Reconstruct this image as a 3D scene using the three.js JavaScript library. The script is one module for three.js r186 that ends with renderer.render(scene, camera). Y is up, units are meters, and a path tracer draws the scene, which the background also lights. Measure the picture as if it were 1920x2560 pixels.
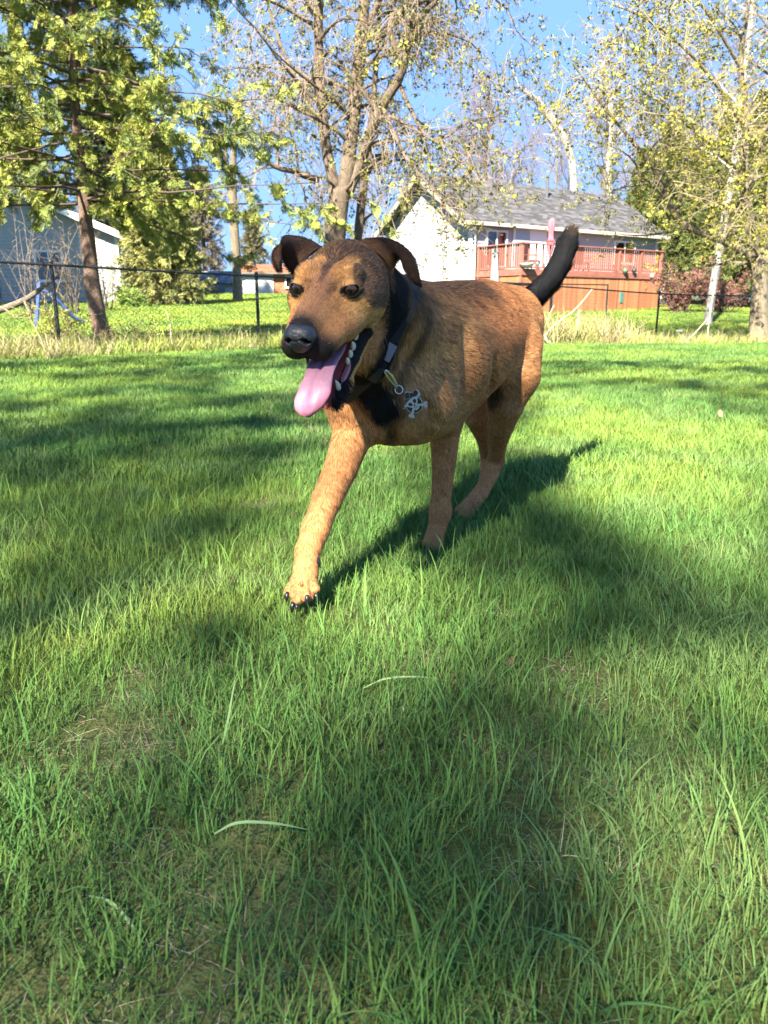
import * as THREE from 'three';
import { mergeGeometries, toCreasedNormals } from 'three/addons/utils/BufferGeometryUtils.js';
import { RoundedBoxGeometry } from 'three/addons/geometries/RoundedBoxGeometry.js';

// ---------------------------------------------------------------- camera, sky, sun, exposure
const F = 1898, TILT = THREE.MathUtils.degToRad(15), EYE = 0.6;
const scene = new THREE.Scene();
const camera = new THREE.PerspectiveCamera(68.0, 0.75, 0.05, 600);
camera.position.set(0, EYE, 0);
camera.rotation.set(-TILT, 0, 0);
camera.focus = 1.62; camera.userData.fStop = 10;
const renderer = new THREE.WebGLRenderer({ antialias: true });
renderer.toneMapping = THREE.LinearToneMapping;
renderer.toneMappingExposure = 5.0;
renderer.shadowMap.enabled = true;

const SUN = new THREE.Vector3(-0.31, 0.66, 0.70).normalize();
const sun = new THREE.DirectionalLight(new THREE.Color(1.0, 0.93, 0.8), 4.6);
sun.target.position.set(0, 0, -8); sun.position.copy(sun.target.position).addScaledVector(SUN, 60); sun.shadow.radius = 2.2;
sun.castShadow = true; sun.shadow.mapSize.set(4096, 4096);
Object.assign(sun.shadow.camera, { left: -40, right: 40, top: 40, bottom: -40, near: 1, far: 160 });
scene.add(sun, sun.target);
{
  const w = 256, h = 128, d = new Float32Array(w * h * 4);
  for (let j = 0; j < h; j++) {
    const el = Math.sin(((j + 0.5) / h - 0.5) * Math.PI), e = Math.max(0, el);
    const k = Math.exp(-e * 3.2);
    for (let i = 0; i < w; i++) {
      const o = (j * w + i) * 4;
      d[o] = 0.050 + (0.115 - 0.050) * k; d[o + 1] = 0.112 + (0.195 - 0.112) * k; d[o + 2] = 0.26 + (0.33 - 0.26) * k; d[o + 3] = 1;
      if (el < 0) { const g = Math.min(1, -el * 6); d[o] *= 1 - 0.7 * g; d[o + 1] *= 1 - 0.65 * g; d[o + 2] *= 1 - 0.85 * g; }
    }
  }
  const sky = new THREE.DataTexture(d, w, h, THREE.RGBAFormat, THREE.FloatType);
  sky.mapping = THREE.EquirectangularReflectionMapping; sky.magFilter = THREE.LinearFilter; sky.needsUpdate = true;
  scene.background = sky; scene.environment = sky;
}

// ---------------------------------------------------------------- helpers
let seed = 12345;
const rnd = () => { seed = (seed + 0x6d2b79f5) | 0; let t = Math.imul(seed ^ (seed >>> 15), 1 | seed); t = (t + Math.imul(t ^ (t >>> 7), 61 | t)) ^ t; return ((t ^ (t >>> 14)) >>> 0) / 4294967296; };
const rr = (a, b) => a + (b - a) * rnd();
const V = (x, y, z) => new THREE.Vector3(x, y, z);
const clamp = (x, a = 0, b = 1) => Math.min(b, Math.max(a, x));
const sstep = (a, b, x) => { const t = clamp((x - a) / (b - a)); return t * t * (3 - 2 * t); };
const lerp = (a, b, t) => a + (b - a) * t;
const cT = Math.cos(TILT), sT = Math.sin(TILT);
// a point D metres ahead seen at pixel (px, py) of the 1920 x 2560 photograph, used to survey the place
function W(px, py, D) {
  const u = (px - 960) / F, v = (1280 - py) / F, dz = -(v * sT + cT), t = D / -dz;
  return V(u * t, EYE + (v * cT - sT) * t, -D);
}
const depthOf = (p) => -(p.y - EYE) * sT - p.z * cT;
const toPx = (p) => { const d = depthOf(p), up = (p.y - EYE) * cT - p.z * sT; return [960 + (F * p.x) / d, 1280 - (F * up) / d]; };
function hash2(i, j) { let h = Math.imul(i, 374761393) + Math.imul(j, 668265263); h = Math.imul(h ^ (h >>> 13), 1274126177); return ((h ^ (h >>> 16)) >>> 0) / 4294967296; }
function noise2(x, y) {
  const i = Math.floor(x), j = Math.floor(y), f = x - i, g = y - j, u = f * f * (3 - 2 * f), v = g * g * (3 - 2 * g);
  return lerp(lerp(hash2(i, j), hash2(i + 1, j), u), lerp(hash2(i, j + 1), hash2(i + 1, j + 1), u), v);
}
const fbm2 = (x, y) => 0.55 * noise2(x, y) + 0.3 * noise2(x * 2.1 + 7, y * 2.1 + 3) + 0.15 * noise2(x * 4.3 + 1, y * 4.3 + 9);
const noise3 = (p, s) => (noise2(p.x * s + p.z * s * 0.7, p.y * s - p.z * s * 0.31) + noise2(p.z * s + 31, p.x * s * 0.6 + p.y * s * 0.8 + 17)) / 2;
const taken = new Map();
function numbered(n) { const k = taken.get(n) ?? 0; taken.set(n, k + 1); return k ? `${n}_${String(k).padStart(3, '0')}` : n; }
function tag(o, label, category, group) { o.userData.label = label; if (category) o.userData.category = category; if (group) o.userData.group = group; return o; }
function thing(name, label, category, pos = [0, 0, 0], turn = 0, group) {
  const o = new THREE.Group(); o.name = numbered(name); o.position.set(...pos); o.rotation.y = turn; scene.add(o);
  return tag(o, label, category, group);
}
function part(name, geometry, material, parent, kind) {
  const m = new THREE.Mesh(geometry, material); m.castShadow = m.receiveShadow = true; m.name = parent === scene ? numbered(name) : name;
  if (kind) m.userData.kind = kind;
  parent.add(m); return m;
}
const mat = (r, g, b, rough = 0.8, more = {}) => new THREE.MeshStandardMaterial({ color: new THREE.Color().setRGB(r, g, b), roughness: rough, ...more });
const vmat = (rough = 0.8, more = {}) => new THREE.MeshPhysicalMaterial({ vertexColors: true, roughness: rough, specularIntensity: 0.35, ...more });
function box(x, y, z, sx, sy, sz) { const g = new THREE.BoxGeometry(sx, sy, sz); g.translate(x, y, z); return g; }
function geo(pos, idx, col, uv) {
  const g = new THREE.BufferGeometry();
  g.setAttribute('position', new THREE.Float32BufferAttribute(pos, 3));
  if (col) g.setAttribute('color', new THREE.Float32BufferAttribute(col, 3));
  if (uv) g.setAttribute('uv', new THREE.Float32BufferAttribute(uv, 2));
  g.setIndex(idx); g.computeVertexNormals(); return g;
}
// a tube through points with a radius at each
function tube(pts, rad, sides = 8, cap = true) {
  const pos = [], idx = [], uv = []; let len = 0;
  let up = V(0, 0, 1);
  for (let i = 0; i < pts.length; i++) {
    const d = (pts[i + 1] ?? pts[i]).clone().sub(pts[i - 1] ?? pts[i]).normalize();
    if (Math.abs(d.dot(up)) > 0.95) up = V(1, 0, 0);
    const a = up.clone().cross(d).normalize(), b = d.clone().cross(a).normalize(); up = a.clone().cross(d).negate().normalize(); up = b;
    if (i) len += pts[i].distanceTo(pts[i - 1]);
    for (let k = 0; k <= sides; k++) {
      const t = (k / sides) * Math.PI * 2, c = Math.cos(t) * rad[i], s = Math.sin(t) * rad[i];
      pos.push(pts[i].x + a.x * c + b.x * s, pts[i].y + a.y * c + b.y * s, pts[i].z + a.z * c + b.z * s); uv.push(k / sides * rad[0] * 6.28, len);
    }
  }
  const n = sides + 1;
  for (let i = 0; i + 1 < pts.length; i++) for (let k = 0; k < sides; k++) { const q = i * n + k; idx.push(q, q + 1, q + n, q + 1, q + n + 1, q + n); }
  if (cap) for (const e of [0, pts.length - 1]) {
    const c = pos.length / 3; pos.push(pts[e].x, pts[e].y, pts[e].z); uv.push(0, 0);
    for (let k = 0; k < sides; k++) e ? idx.push(e * n + k, e * n + k + 1, c) : idx.push(k + 1, k, c);
  }
  return geo(pos, idx, null, uv);
}
function curve(list, n) { const c = new THREE.CatmullRomCurve3(list); return Array.from({ length: n + 1 }, (_, i) => c.getPoint(i / n)); }
function paint(g, r, gg, b) { const n = g.attributes.position.count, c = new Float32Array(n * 3); for (let i = 0; i < n; i++) { c[3 * i] = r; c[3 * i + 1] = gg; c[3 * i + 2] = b; } g.setAttribute('color', new THREE.BufferAttribute(c, 3)); return g; }
function strip(g) { const o = g.index ? g : g; for (const k of Object.keys(o.attributes)) if (!['position', 'normal', 'uv'].includes(k)) o.deleteAttribute(k); return o; }
const merge = (list) => mergeGeometries(list.map((g) => (g.index ? g.toNonIndexed() : g)).map((g) => { if (!g.attributes.uv) g.setAttribute('uv', new THREE.Float32BufferAttribute(new Float32Array(g.attributes.position.count * 2), 2)); return g; }), false);
// an instanced mass (leaves, blades, hair): list of matrices and colours
function mass(name, geometry, material, items, parent) {
  const m = new THREE.InstancedMesh(geometry, material, items.length); m.name = parent === scene ? numbered(name) : name; m.userData.kind = 'stuff';
  items.forEach((it, i) => { m.setMatrixAt(i, it.m); if (it.c) m.setColorAt(i, it.c); });
  m.castShadow = m.receiveShadow = true; parent.add(m); return m;
}
const M4 = () => new THREE.Matrix4();
// rolling ground: the lawn is level, the neighbours' yards rise beyond the fence
const splus = (x) => Math.log(1 + Math.exp(clamp(x, -30, 30)));
function groundH(x, z) {
  const D = -z, t = sstep(-2, 5, x);
  const L = 0.045 * Math.min(splus(D - 13), 30), R = -0.18 * sstep(12, 18, D) * (1 - sstep(20, 32, D)) + 0.04 * Math.min(splus(D - 20), 40);
  return lerp(L, R, t) + 0.012 * (fbm2(x * 0.7, z * 0.7) - 0.5) * 2 * sstep(0, 4, Math.hypot(x, D - 1.7) + 2) ;
}
// ---------------------------------------------------------------- ground: one sheet out to the horizon
{
  const pos = [], uv = [], idx = [], col = [];
  const xs = [], zs = [];
  for (let i = -60; i <= 60; i++) { const t = i / 60; xs.push(Math.sign(t) * (Math.abs(t) * 18 + Math.pow(Math.abs(t), 5) * 382)); }
  for (let j = 0; j <= 150; j++) { const t = j / 150; zs.push(12 - (t * 72 + Math.pow(t, 8) * 430)); }
  for (const z of zs) for (const x of xs) {
    pos.push(x, groundH(x, z), z); uv.push(x, z);
    const far = sstep(9, 15, -z), t = fbm2(x * 5.5 + 50, z * 5.5), dirt = 0.4 * sstep(0.55, 0.75, t) * (1 - sstep(2.5, 5, -z) * 0.8);
    col.push(lerp(lerp(0.12, 0.11, far), 0.34, dirt), lerp(lerp(0.15, 0.19, far), 0.29, dirt), lerp(0.04, 0.17, dirt));
  }
  const n = xs.length;
  for (let j = 0; j + 1 < zs.length; j++) for (let i = 0; i + 1 < n; i++) { const a = j * n + i; idx.push(a, a + 1, a + n, a + 1, a + n + 1, a + n); }
  const w = 512, d = new Uint8Array(w * w * 4);
  for (let j = 0; j < w; j++) for (let i = 0; i < w; i++) {
    const o = (j * w + i) * 4, k = (s) => noise2((i / w) * s % s, (j / w) * s), v = 0.35 * hash2(i, j) + 0.35 * noise2(i / 2.5, j / 9) + 0.3 * noise2(i / 11, j / 3);
    const s = 120 + 135 * v; d[o] = s; d[o + 1] = s; d[o + 2] = s * 0.93; d[o + 3] = 255;
  }
  const t = new THREE.DataTexture(d, w, w); t.wrapS = t.wrapT = THREE.RepeatWrapping; t.repeat.set(1 / 0.9, 1 / 0.9); t.magFilter = THREE.LinearFilter; t.colorSpace = THREE.SRGBColorSpace; t.needsUpdate = true;
  const m = part('ground', geo(pos, idx, col, uv), vmat(1, { map: t, bumpMap: t, bumpScale: 0.01 }), scene); m.userData.kind = 'structure';
}
// ---------------------------------------------------------------- neighbour's house with the raised deck
const noiseTex = (fn, w, h, rx, ry, srgb = true) => { const d = new Uint8Array(w * h * 4); for (let j = 0; j < h; j++) for (let i = 0; i < w; i++) { const c = fn(i, j), o = (j * w + i) * 4; d[o] = c[0]; d[o + 1] = c[1]; d[o + 2] = c[2]; d[o + 3] = 255; } const t = new THREE.DataTexture(d, w, h); t.wrapS = t.wrapT = THREE.RepeatWrapping; t.repeat.set(rx, ry); t.magFilter = THREE.LinearFilter; if (srgb) t.colorSpace = THREE.SRGBColorSpace; t.needsUpdate = true; return t; };
const grain = noiseTex((i, j) => { const v = 175 + 80 * (0.5 * noise2(i / 3, j / 40) + 0.5 * noise2(i / 9, j / 70)); return [v, v, v]; }, 128, 256, 1, 1);
const shingleTex = noiseTex((i, j) => { const row = Math.floor(j / 16), tab = Math.floor((i + (row % 2) * 20) / 40), v = 130 + 90 * hash2(tab, row) + 35 * hash2(i, j) - (j % 16 < 2 ? 70 : 0); return [v, v, v]; }, 512, 256, 0.28, 0.45);
const glass = new THREE.MeshPhysicalMaterial({ color: 0x11161a, roughness: 0.05, metalness: 0, clearcoat: 1 });
// lapped siding courses between two heights along x, as real overlapping boards in one part
function siding(len, y0, y1, rise, clip) {
  const list = [];
  for (let y = y0; y < y1 - 0.001; y += rise) {
    const t = Math.min(y + rise, y1), [a, b] = clip ? clip((y + t) / 2) : [0, len]; if (b - a < 0.05) continue;
    const g = geo([a, y, 0.022, b, y, 0.022, b, t, 0.006, a, t, 0.006, a, y, 0, b, y, 0], [0, 1, 2, 0, 2, 3, 4, 5, 1, 4, 1, 0]);
    list.push(g.toNonIndexed());
  }
  const g = mergeGeometries(list.map((q) => { q.setAttribute('uv', new THREE.Float32BufferAttribute(new Float32Array(q.attributes.position.count * 2), 2)); return q; })); g.computeVertexNormals(); return g;
}
function slab(pts, t) {                                             // a thick roof plane from four corners
  const n = pts[1].clone().sub(pts[0]).cross(pts[3].clone().sub(pts[0])).normalize(), lo = pts.map((p) => p.clone().addScaledVector(n, -t)), pos = [], idx = [], uv = [];
  const quad = (q) => { const o = pos.length / 3, u = q[1].distanceTo(q[0]), v = q[3].distanceTo(q[0]); q.forEach((p) => pos.push(p.x, p.y, p.z)); uv.push(0, 0, u, 0, u, v, 0, v); idx.push(o, o + 1, o + 2, o, o + 2, o + 3); };
  quad(pts); quad([lo[1], lo[0], lo[3], lo[2]]); for (let i = 0; i < 4; i++) { const j = (i + 1) % 4; quad([lo[i], lo[j], pts[j], pts[i]]); }
  return geo(pos, idx, null, uv);
}
function windowAt(parent, m, x, y, w, h, z = 0.03, panes = 2, frameMat) {
  const fr = part('window', merge([box(0, h / 2 + 0.04, 0, w + 0.16, 0.08, 0.08), box(0, -h / 2 - 0.04, 0, w + 0.16, 0.08, 0.1), box(-w / 2 - 0.04, 0, 0, 0.08, h, 0.08), box(w / 2 + 0.04, 0, 0, 0.08, h, 0.08), ...Array.from({ length: panes - 1 }, (_, i) => box(-w / 2 + ((i + 1) * w) / panes, 0, 0, 0.06, h, 0.07))]).translate(x, y, z), frameMat, parent);
  for (let i = 0; i < panes; i++) part('pane', box(-w / 2 + ((i + 0.5) * w) / panes, 0, -0.01, w / panes - 0.06, h, 0.012).translate(x, y, z), glass, fr);
  part('sill', box(x, y - h / 2 - 0.1, z + 0.05, w + 0.2, 0.04, 0.1), frameMat, fr);
  return fr;
}
{
  // local frame: x along the long wall, z out of it towards the deck, origin at the near corner
  const turn = Math.atan2(0.554, 0.833), h = thing('white_house', 'white-sided house with grey shingle roof behind the red-brown deck', 'house', [3.435, 0.5, -32], turn);
  const white = mat(0.38, 0.385, 0.392, 0.6), trim = mat(0.72, 0.70, 0.66, 0.6), L = 11.5, Wd = 5.9, E = 3.5, R = 5.45, ridge = Wd / 2;
  part('siding', siding(L, -0.6, E, 0.13), white, h, undefined);
  const gable = siding(Wd, -0.6, R, 0.13, (y) => (y < E ? [0, Wd] : [((y - E) / (R - E)) * ridge, Wd - ((y - E) / (R - E)) * ridge]));
  gable.rotateY(-Math.PI / 2); gable.translate(-0.002, 0, -Wd); part('siding', gable, white, h);
  part('wall_core', merge([box(L / 2, E / 2 - 0.3, -Wd / 2, L - 0.06, E + 0.6, Wd - 0.06)]), mat(0.5, 0.5, 0.5), h);
  for (const [x, z] of [[0, 0.012], [L, 0.012], [-0.012, -Wd]]) part('corner_board', box(x, E / 2 - 0.3, z, 0.12, E + 0.58, 0.1), trim, h);
  const o = 0.55, dy = (R - E) / ridge, ov = 0.26, y0 = E - dy * ov + 0.12, yr = R + 0.12, roofMat = new THREE.MeshStandardMaterial({ color: new THREE.Color().setRGB(0.155, 0.147, 0.146), roughness: 0.95, map: shingleTex, bumpMap: shingleTex, bumpScale: 0.012 });
  const roof = part('roof', slab([V(-o, y0, ov), V(L + o, y0, ov), V(L + o, yr, -ridge), V(-o, yr, -ridge)], 0.12), roofMat, h);
  part('roof', slab([V(L + o, y0, -Wd - ov), V(-o, y0, -Wd - ov), V(-o, yr, -ridge), V(L + o, yr, -ridge)], 0.12), roofMat, h);
  part('gutter', box(L / 2, y0 - 0.09, ov + 0.05, L + 2 * o, 0.14, 0.11), mat(0.52, 0.47, 0.40, 0.5), h);
  part('soffit', box(L / 2, E - 0.09, 0.12, L, 0.03, 0.24), trim, h);
  for (const s of [1, -1]) { const a = V(-o + 0.02, y0 - 0.16, s > 0 ? ov : -Wd - ov), b = V(-o + 0.02, yr - 0.16, -ridge), d = b.clone().sub(a), g = box(0, 0, 0, 0.05, 0.2, d.length()); g.lookAt(d); g.translate((a.x + b.x) / 2, (a.y + b.y) / 2, (a.z + b.z) / 2); part('rake_board', g, mat(0.33, 0.29, 0.22), h); }
  for (const [x, z, r] of [[6.2, -2.1, 0.06], [3.0, -2.3, 0.05]]) part('vent_pipe', tube([V(x, yr - 0.75, z), V(x, yr + 0.35, z)], [r, r], 10), mat(0.1, 0.1, 0.11), roof);
  windowAt(h, white, 1.35, 2.45, 1.0, 1.3, 0.05, 2, trim); windowAt(h, white, 9.2, 2.6, 1.3, 0.85, 0.05, 2, trim);
  const door = part('patio_door', merge([box(3.2, 2.35, 0.05, 1.9, 2.0, 0.06)]), mat(0.78, 0.79, 0.8, 0.4), h); part('pane', box(2.75, 2.4, 0.085, 0.8, 1.7, 0.012), new THREE.MeshPhysicalMaterial({ color: 0x9aa6ad, roughness: 0.08 }), door);
  part('downpipe', tube([V(0.18, -0.4, 0.09), V(0.18, E - 0.2, 0.09)], [0.04, 0.04], 8), trim, h);

  // ---- deck, in the same frame
  const d = thing('wooden_deck', 'raised red-brown wooden deck with orange board skirt beside the white house', 'deck', [3.435, 0.5, -32], turn);
  const X0 = 0.35, X1 = 8.6, Z = 2.65, FL = 1.5, TOP = 2.48;
  const tone = (r, g, b) => [0.8, 0.92, 1.0, 1.14].map((k) => new THREE.MeshStandardMaterial({ color: new THREE.Color().setRGB(r * k, g * k, b * k), roughness: 0.75, map: grain }));
  const orange = tone(0.66, 0.25, 0.105), red = tone(0.42, 0.155, 0.105), pick = (l) => l[Math.floor(rnd() * l.length)];
  part('floor', box((X0 + X1) / 2, FL - 0.04, Z / 2 + 0.03, X1 - X0 - 0.02, 0.06, Z - 0.08), red[1], d);
  const bg = new THREE.BoxGeometry(0.137, 1, 0.02), board = (x, z, ry, hgt, y) => { const m = part('skirt_board', bg, pick(orange), d); m.scale.y = hgt; m.position.set(x, y, z); m.rotation.y = ry; };
  for (let x = X0 + 0.07; x < X1; x += 0.142) board(x, Z - 0.02, 0, FL - 0.16 + 0.4, (FL - 0.16 - 0.4) / 2 + rr(-0.01, 0));
  for (let z = 0.12; z < Z - 0.1; z += 0.142) board(X0 + 0.02, z, Math.PI / 2, FL - 0.16 + 0.4, (FL - 0.16 - 0.4) / 2);
  part('rim_board', box((X0 + X1) / 2, FL - 0.06, Z + 0.02, X1 - X0 + 0.06, 0.24, 0.04), red[2], d); part('rim_board', box(X0 - 0.02, FL - 0.06, Z / 2, 0.04, 0.24, Z), red[2], d);
  const post = (x, z) => part('post', box(x, (TOP + 0.02 - 0.3) / 2 + 0.02, z, 0.1, TOP + 0.3, 0.1), pick(red), d);
  for (const x of [X0 + 0.03, X0 + 2.75, X0 + 5.5, X0 + 6.9, X1 - 0.03]) post(x, Z - 0.06); post(X0 + 0.03, 0.12); post(X1 - 0.03, 0.12);
  part('cap_rail', box((X0 + X1) / 2, TOP, Z - 0.05, X1 - X0 + 0.12, 0.04, 0.15), red[3], d); part('cap_rail', box(X0 + 0.03, TOP + 0.003, Z / 2, 0.15, 0.04, Z), red[3], d); part('cap_rail', box(X1 - 0.03, TOP + 0.003, Z / 2, 0.15, 0.04, Z), red[3], d);
  part('bottom_rail', box((X0 + X1) / 2, FL + 0.12, Z - 0.06, X1 - X0, 0.06, 0.05), red[1], d); part('bottom_rail', box(X0 + 0.03, FL + 0.12, Z / 2, 0.05, 0.06, Z), red[1], d);
  const sg = new THREE.BoxGeometry(0.07, TOP - FL - 0.16, 0.03), bal = (x, z, ry) => { const m = part('baluster', sg, pick(red), d); m.position.set(x, (TOP + FL) / 2 + 0.07, z); m.rotation.y = ry; };
  let bi = 0; for (let x = X0 + 0.16; x < X1 - 0.1; x += 0.125) { bi++; if (x < X0 + 2.7 && bi % 3) continue; bal(x, Z - 0.085, 0); }
  for (let z = 0.22; z < Z - 0.1; z += 0.125) bal(X0 + 0.055, z, Math.PI / 2);
  const lid = part('teal_panel', box(X0 + 5.75, 0.55, Z + 0.005, 0.16, 0.42, 0.03), mat(0.05, 0.26, 0.22, 0.5), d);
  const local = (x, y, z) => V(x, y, z).applyAxisAngle(V(0, 1, 0), turn).add(V(3.435, 0.5, -32));
  // things on the deck
  const u = thing('patio_umbrella', 'folded pink patio umbrella standing on the wooden deck', 'umbrella', local(2.95, FL, 1.5).toArray(), turn);
  part('pole', tube([V(0, 0, 0), V(0, 2.1, 0)], [0.025, 0.022], 10), mat(0.6, 0.6, 0.6, 0.4), u);
  { const pts = []; for (let i = 0; i <= 24; i++) { const t = i / 24; pts.push(new THREE.Vector2(i === 24 ? 0.01 : 0.07 + 0.08 * Math.sin(t * 3.0) * (0.6 + 0.4 * Math.sin(t * 9)) , 0.75 + t * 1.35)); } const g = new THREE.LatheGeometry(pts, 40), P = g.attributes.position; for (let i = 0; i < P.count; i++) { const a = Math.atan2(P.getZ(i), P.getX(i)), k = 1 + 0.16 * Math.cos(a * 8); P.setX(i, P.getX(i) * k); P.setZ(i, P.getZ(i) * k); } g.computeVertexNormals(); part('canopy', g, mat(0.60, 0.13, 0.17, 0.9, { side: THREE.DoubleSide }), u); }
  part('tie', new THREE.TorusGeometry(0.17, 0.018, 8, 24).rotateX(Math.PI / 2).translate(0, 1.25, 0), mat(0.6, 0.1, 0.14), u);
  const chairMat = mat(0.10, 0.04, 0.03, 0.6);
  function chair(x, z, ry, label) {
    const c = thing('patio_chair', label, 'chair', local(x, FL, z).toArray(), turn + ry);
    part('seat', box(0, 0.42, 0, 0.5, 0.05, 0.5), chairMat, c);
    for (let i = -2; i <= 2; i++) part('slat', box(i * 0.1, 0.76, -0.26, 0.075, 0.62, 0.025), chairMat, c);
    part('top_rail', box(0, 1.09, -0.26, 0.54, 0.06, 0.035), chairMat, c);
    for (const a of [-1, 1]) { for (const b of [-1, 1]) part('leg', box(a * 0.23, 0.2, b * 0.22, 0.05, 0.4, 0.05), chairMat, c); part('armrest', box(a * 0.28, 0.64, 0, 0.06, 0.03, 0.52), chairMat, c); }
  }
  chair(1.75, 1.7, 0.35, 'brown slatted patio chair left of the pink folded umbrella on the deck'); chair(4.7, 1.6, -0.3, 'brown slatted patio chair right of the pink folded umbrella, near the dog\'s tail');
  const pot = (name, label, x, y, z, pts, m) => { const g = new THREE.LatheGeometry(pts.map(([a, b]) => new THREE.Vector2(a, b)), 28); const p = part(name, g, m, scene); p.position.copy(local(x, y, z)); return p; };
  const wm = mat(0.75, 0.75, 0.74, 0.5, { side: THREE.DoubleSide }), bowl = [[0.0, 0], [0.14, 0], [0.24, 0.05], [0.30, 0.14], [0.28, 0.14], [0.22, 0.07], [0, 0.03]];
  tag(pot('planter_bowl', '', X0 + 0.12, FL + 0.10, Z + 0.14, bowl, wm), 'white oval planter bowl hung on the deck railing at its front corner post', 'planter');
  for (const [x, z, lab] of [[1.35, 2.2, 'left'], [1.85, 2.25, 'right']]) tag(pot('white_pot', '', x, FL, z, [[0, 0], [0.12, 0], [0.2, 0.08], [0.22, 0.22], [0.16, 0.3], [0.13, 0.3], [0.18, 0.2], [0, 0.05]], wm), `${lab} of the two round white pots on the deck floor below the pink umbrella`, 'pot');
  const ball = (x, y, r, c, label) => { const g = new THREE.SphereGeometry(r, 18, 14), o = thing('rail_lamp', label, 'lamp', local(x, y, Z + 0.1).toArray()); part('globe', g, mat(...c, 0.4), o); part('bracket', box(0, -r * 0.9, -0.03, 0.04, 0.05, 0.14), mat(0.05, 0.05, 0.05), o); };
  ball(X0 + 5.75, FL + 0.12, 0.12, [0.10, 0.14, 0.08], 'dark green globe lamp on the deck edge, leftmost of the three'); ball(X0 + 6.3, FL + 0.15, 0.1, [0.04, 0.04, 0.04], 'black globe lamp on the deck edge, middle of the three'); ball(X0 + 7.5, FL - 0.05, 0.09, [0.5, 0.42, 0.3], 'pale globe lamp on the deck edge, rightmost of the three');
  // grey tarpaulin hanging over the left end of the deck
  { const pos = [], idx = [], n = 14; for (let j = 0; j <= n; j++) for (let i = 0; i <= n; i++) { const a = i / n, b = j / n; pos.push((a - 0.5) * (0.55 - 0.25 * b) + 0.03 * Math.sin(a * 14 + b * 3), b * 1.5, 0.05 * Math.sin(a * 19) * (1 - b * 0.6)); } for (let j = 0; j < n; j++) for (let i = 0; i < n; i++) { const q = j * (n + 1) + i; idx.push(q, q + 1, q + n + 1, q + 1, q + n + 2, q + n + 1); }
    const t = part('tarpaulin', geo(pos, idx), mat(0.20, 0.22, 0.25, 0.6, { side: THREE.DoubleSide }), scene); t.position.copy(local(X0 - 0.08, 0.85, 1.2)); t.rotation.y = turn - Math.PI / 2; tag(t, 'grey tarpaulin draped over the left end of the wooden deck', 'tarpaulin'); }
}
// ---------------------------------------------------------------- house on the left
{
  const p = W(304, 736, 31), h = thing('grey_house', 'pale grey-white sided house behind the cedar trunk and fence on the left', 'house', [p.x, p.y - 0.25, p.z], 0.10);
  const white = mat(0.40, 0.39, 0.37, 0.65), L = 7.6, E = 2.55, R = E + 1.55, mid = L / 2, trim = mat(0.78, 0.78, 0.75, 0.5), roofM = new THREE.MeshStandardMaterial({ color: new THREE.Color().setRGB(0.12, 0.085, 0.075), roughness: 0.95, map: shingleTex });
  const g = siding(L, -0.4, R, 0.13, (y) => (y < E ? [0, L] : [((y - E) / (R - E)) * mid, L - ((y - E) / (R - E)) * mid])); g.translate(-L, 0, 0); part('siding', g, white, h);
  const s2 = siding(7, -0.4, E, 0.13); s2.rotateY(Math.PI / 2); s2.translate(0.002, 0, 0); part('siding', s2, white, h);
  part('wall_core', box(-L / 2, E / 2 - 0.2, -3.53, L - 0.06, E + 0.36, 6.9), mat(0.4, 0.4, 0.4), h);
  part('corner_board', box(-0.03, E / 2 - 0.2, 0.015, 0.12, E + 0.38, 0.06), trim, h);
  const o = 0.45, k = (R - E) / mid, y0 = E - k * o + 0.1;
  part('roof', slab([V(o, y0, o), V(o, y0, -7.4), V(-mid, R + 0.1, -7.4), V(-mid, R + 0.1, o)], 0.12), roofM, h); part('roof', slab([V(-L - o, y0, -7.4), V(-L - o, y0, o), V(-mid, R + 0.1, o), V(-mid, R + 0.1, -7.4)], 0.12), roofM, h);
  for (const s of [0, 1]) { const a = V(s ? -L - o : o, y0 - 0.13, o + 0.02), b = V(-mid, R - 0.03, o + 0.02), dd = b.clone().sub(a), g2 = box(0, 0, 0, 0.045, 0.24, dd.length()); g2.lookAt(dd); g2.translate((a.x + b.x) / 2, (a.y + b.y) / 2, (a.z + b.z) / 2); part('rake_board', g2, trim, h); }
  part('eave_board', box(o + 0.02, y0 - 0.12, -3.4, 0.04, 0.2, 8.2), trim, h);
  windowAt(h, white, -4.85, 0.62, 0.42, 0.75, 0.04, 1, mat(0.05, 0.05, 0.05));
  windowAt(h, white, -2.6, 1.3, 0.9, 1.0, 0.04, 2, trim);
}
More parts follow.
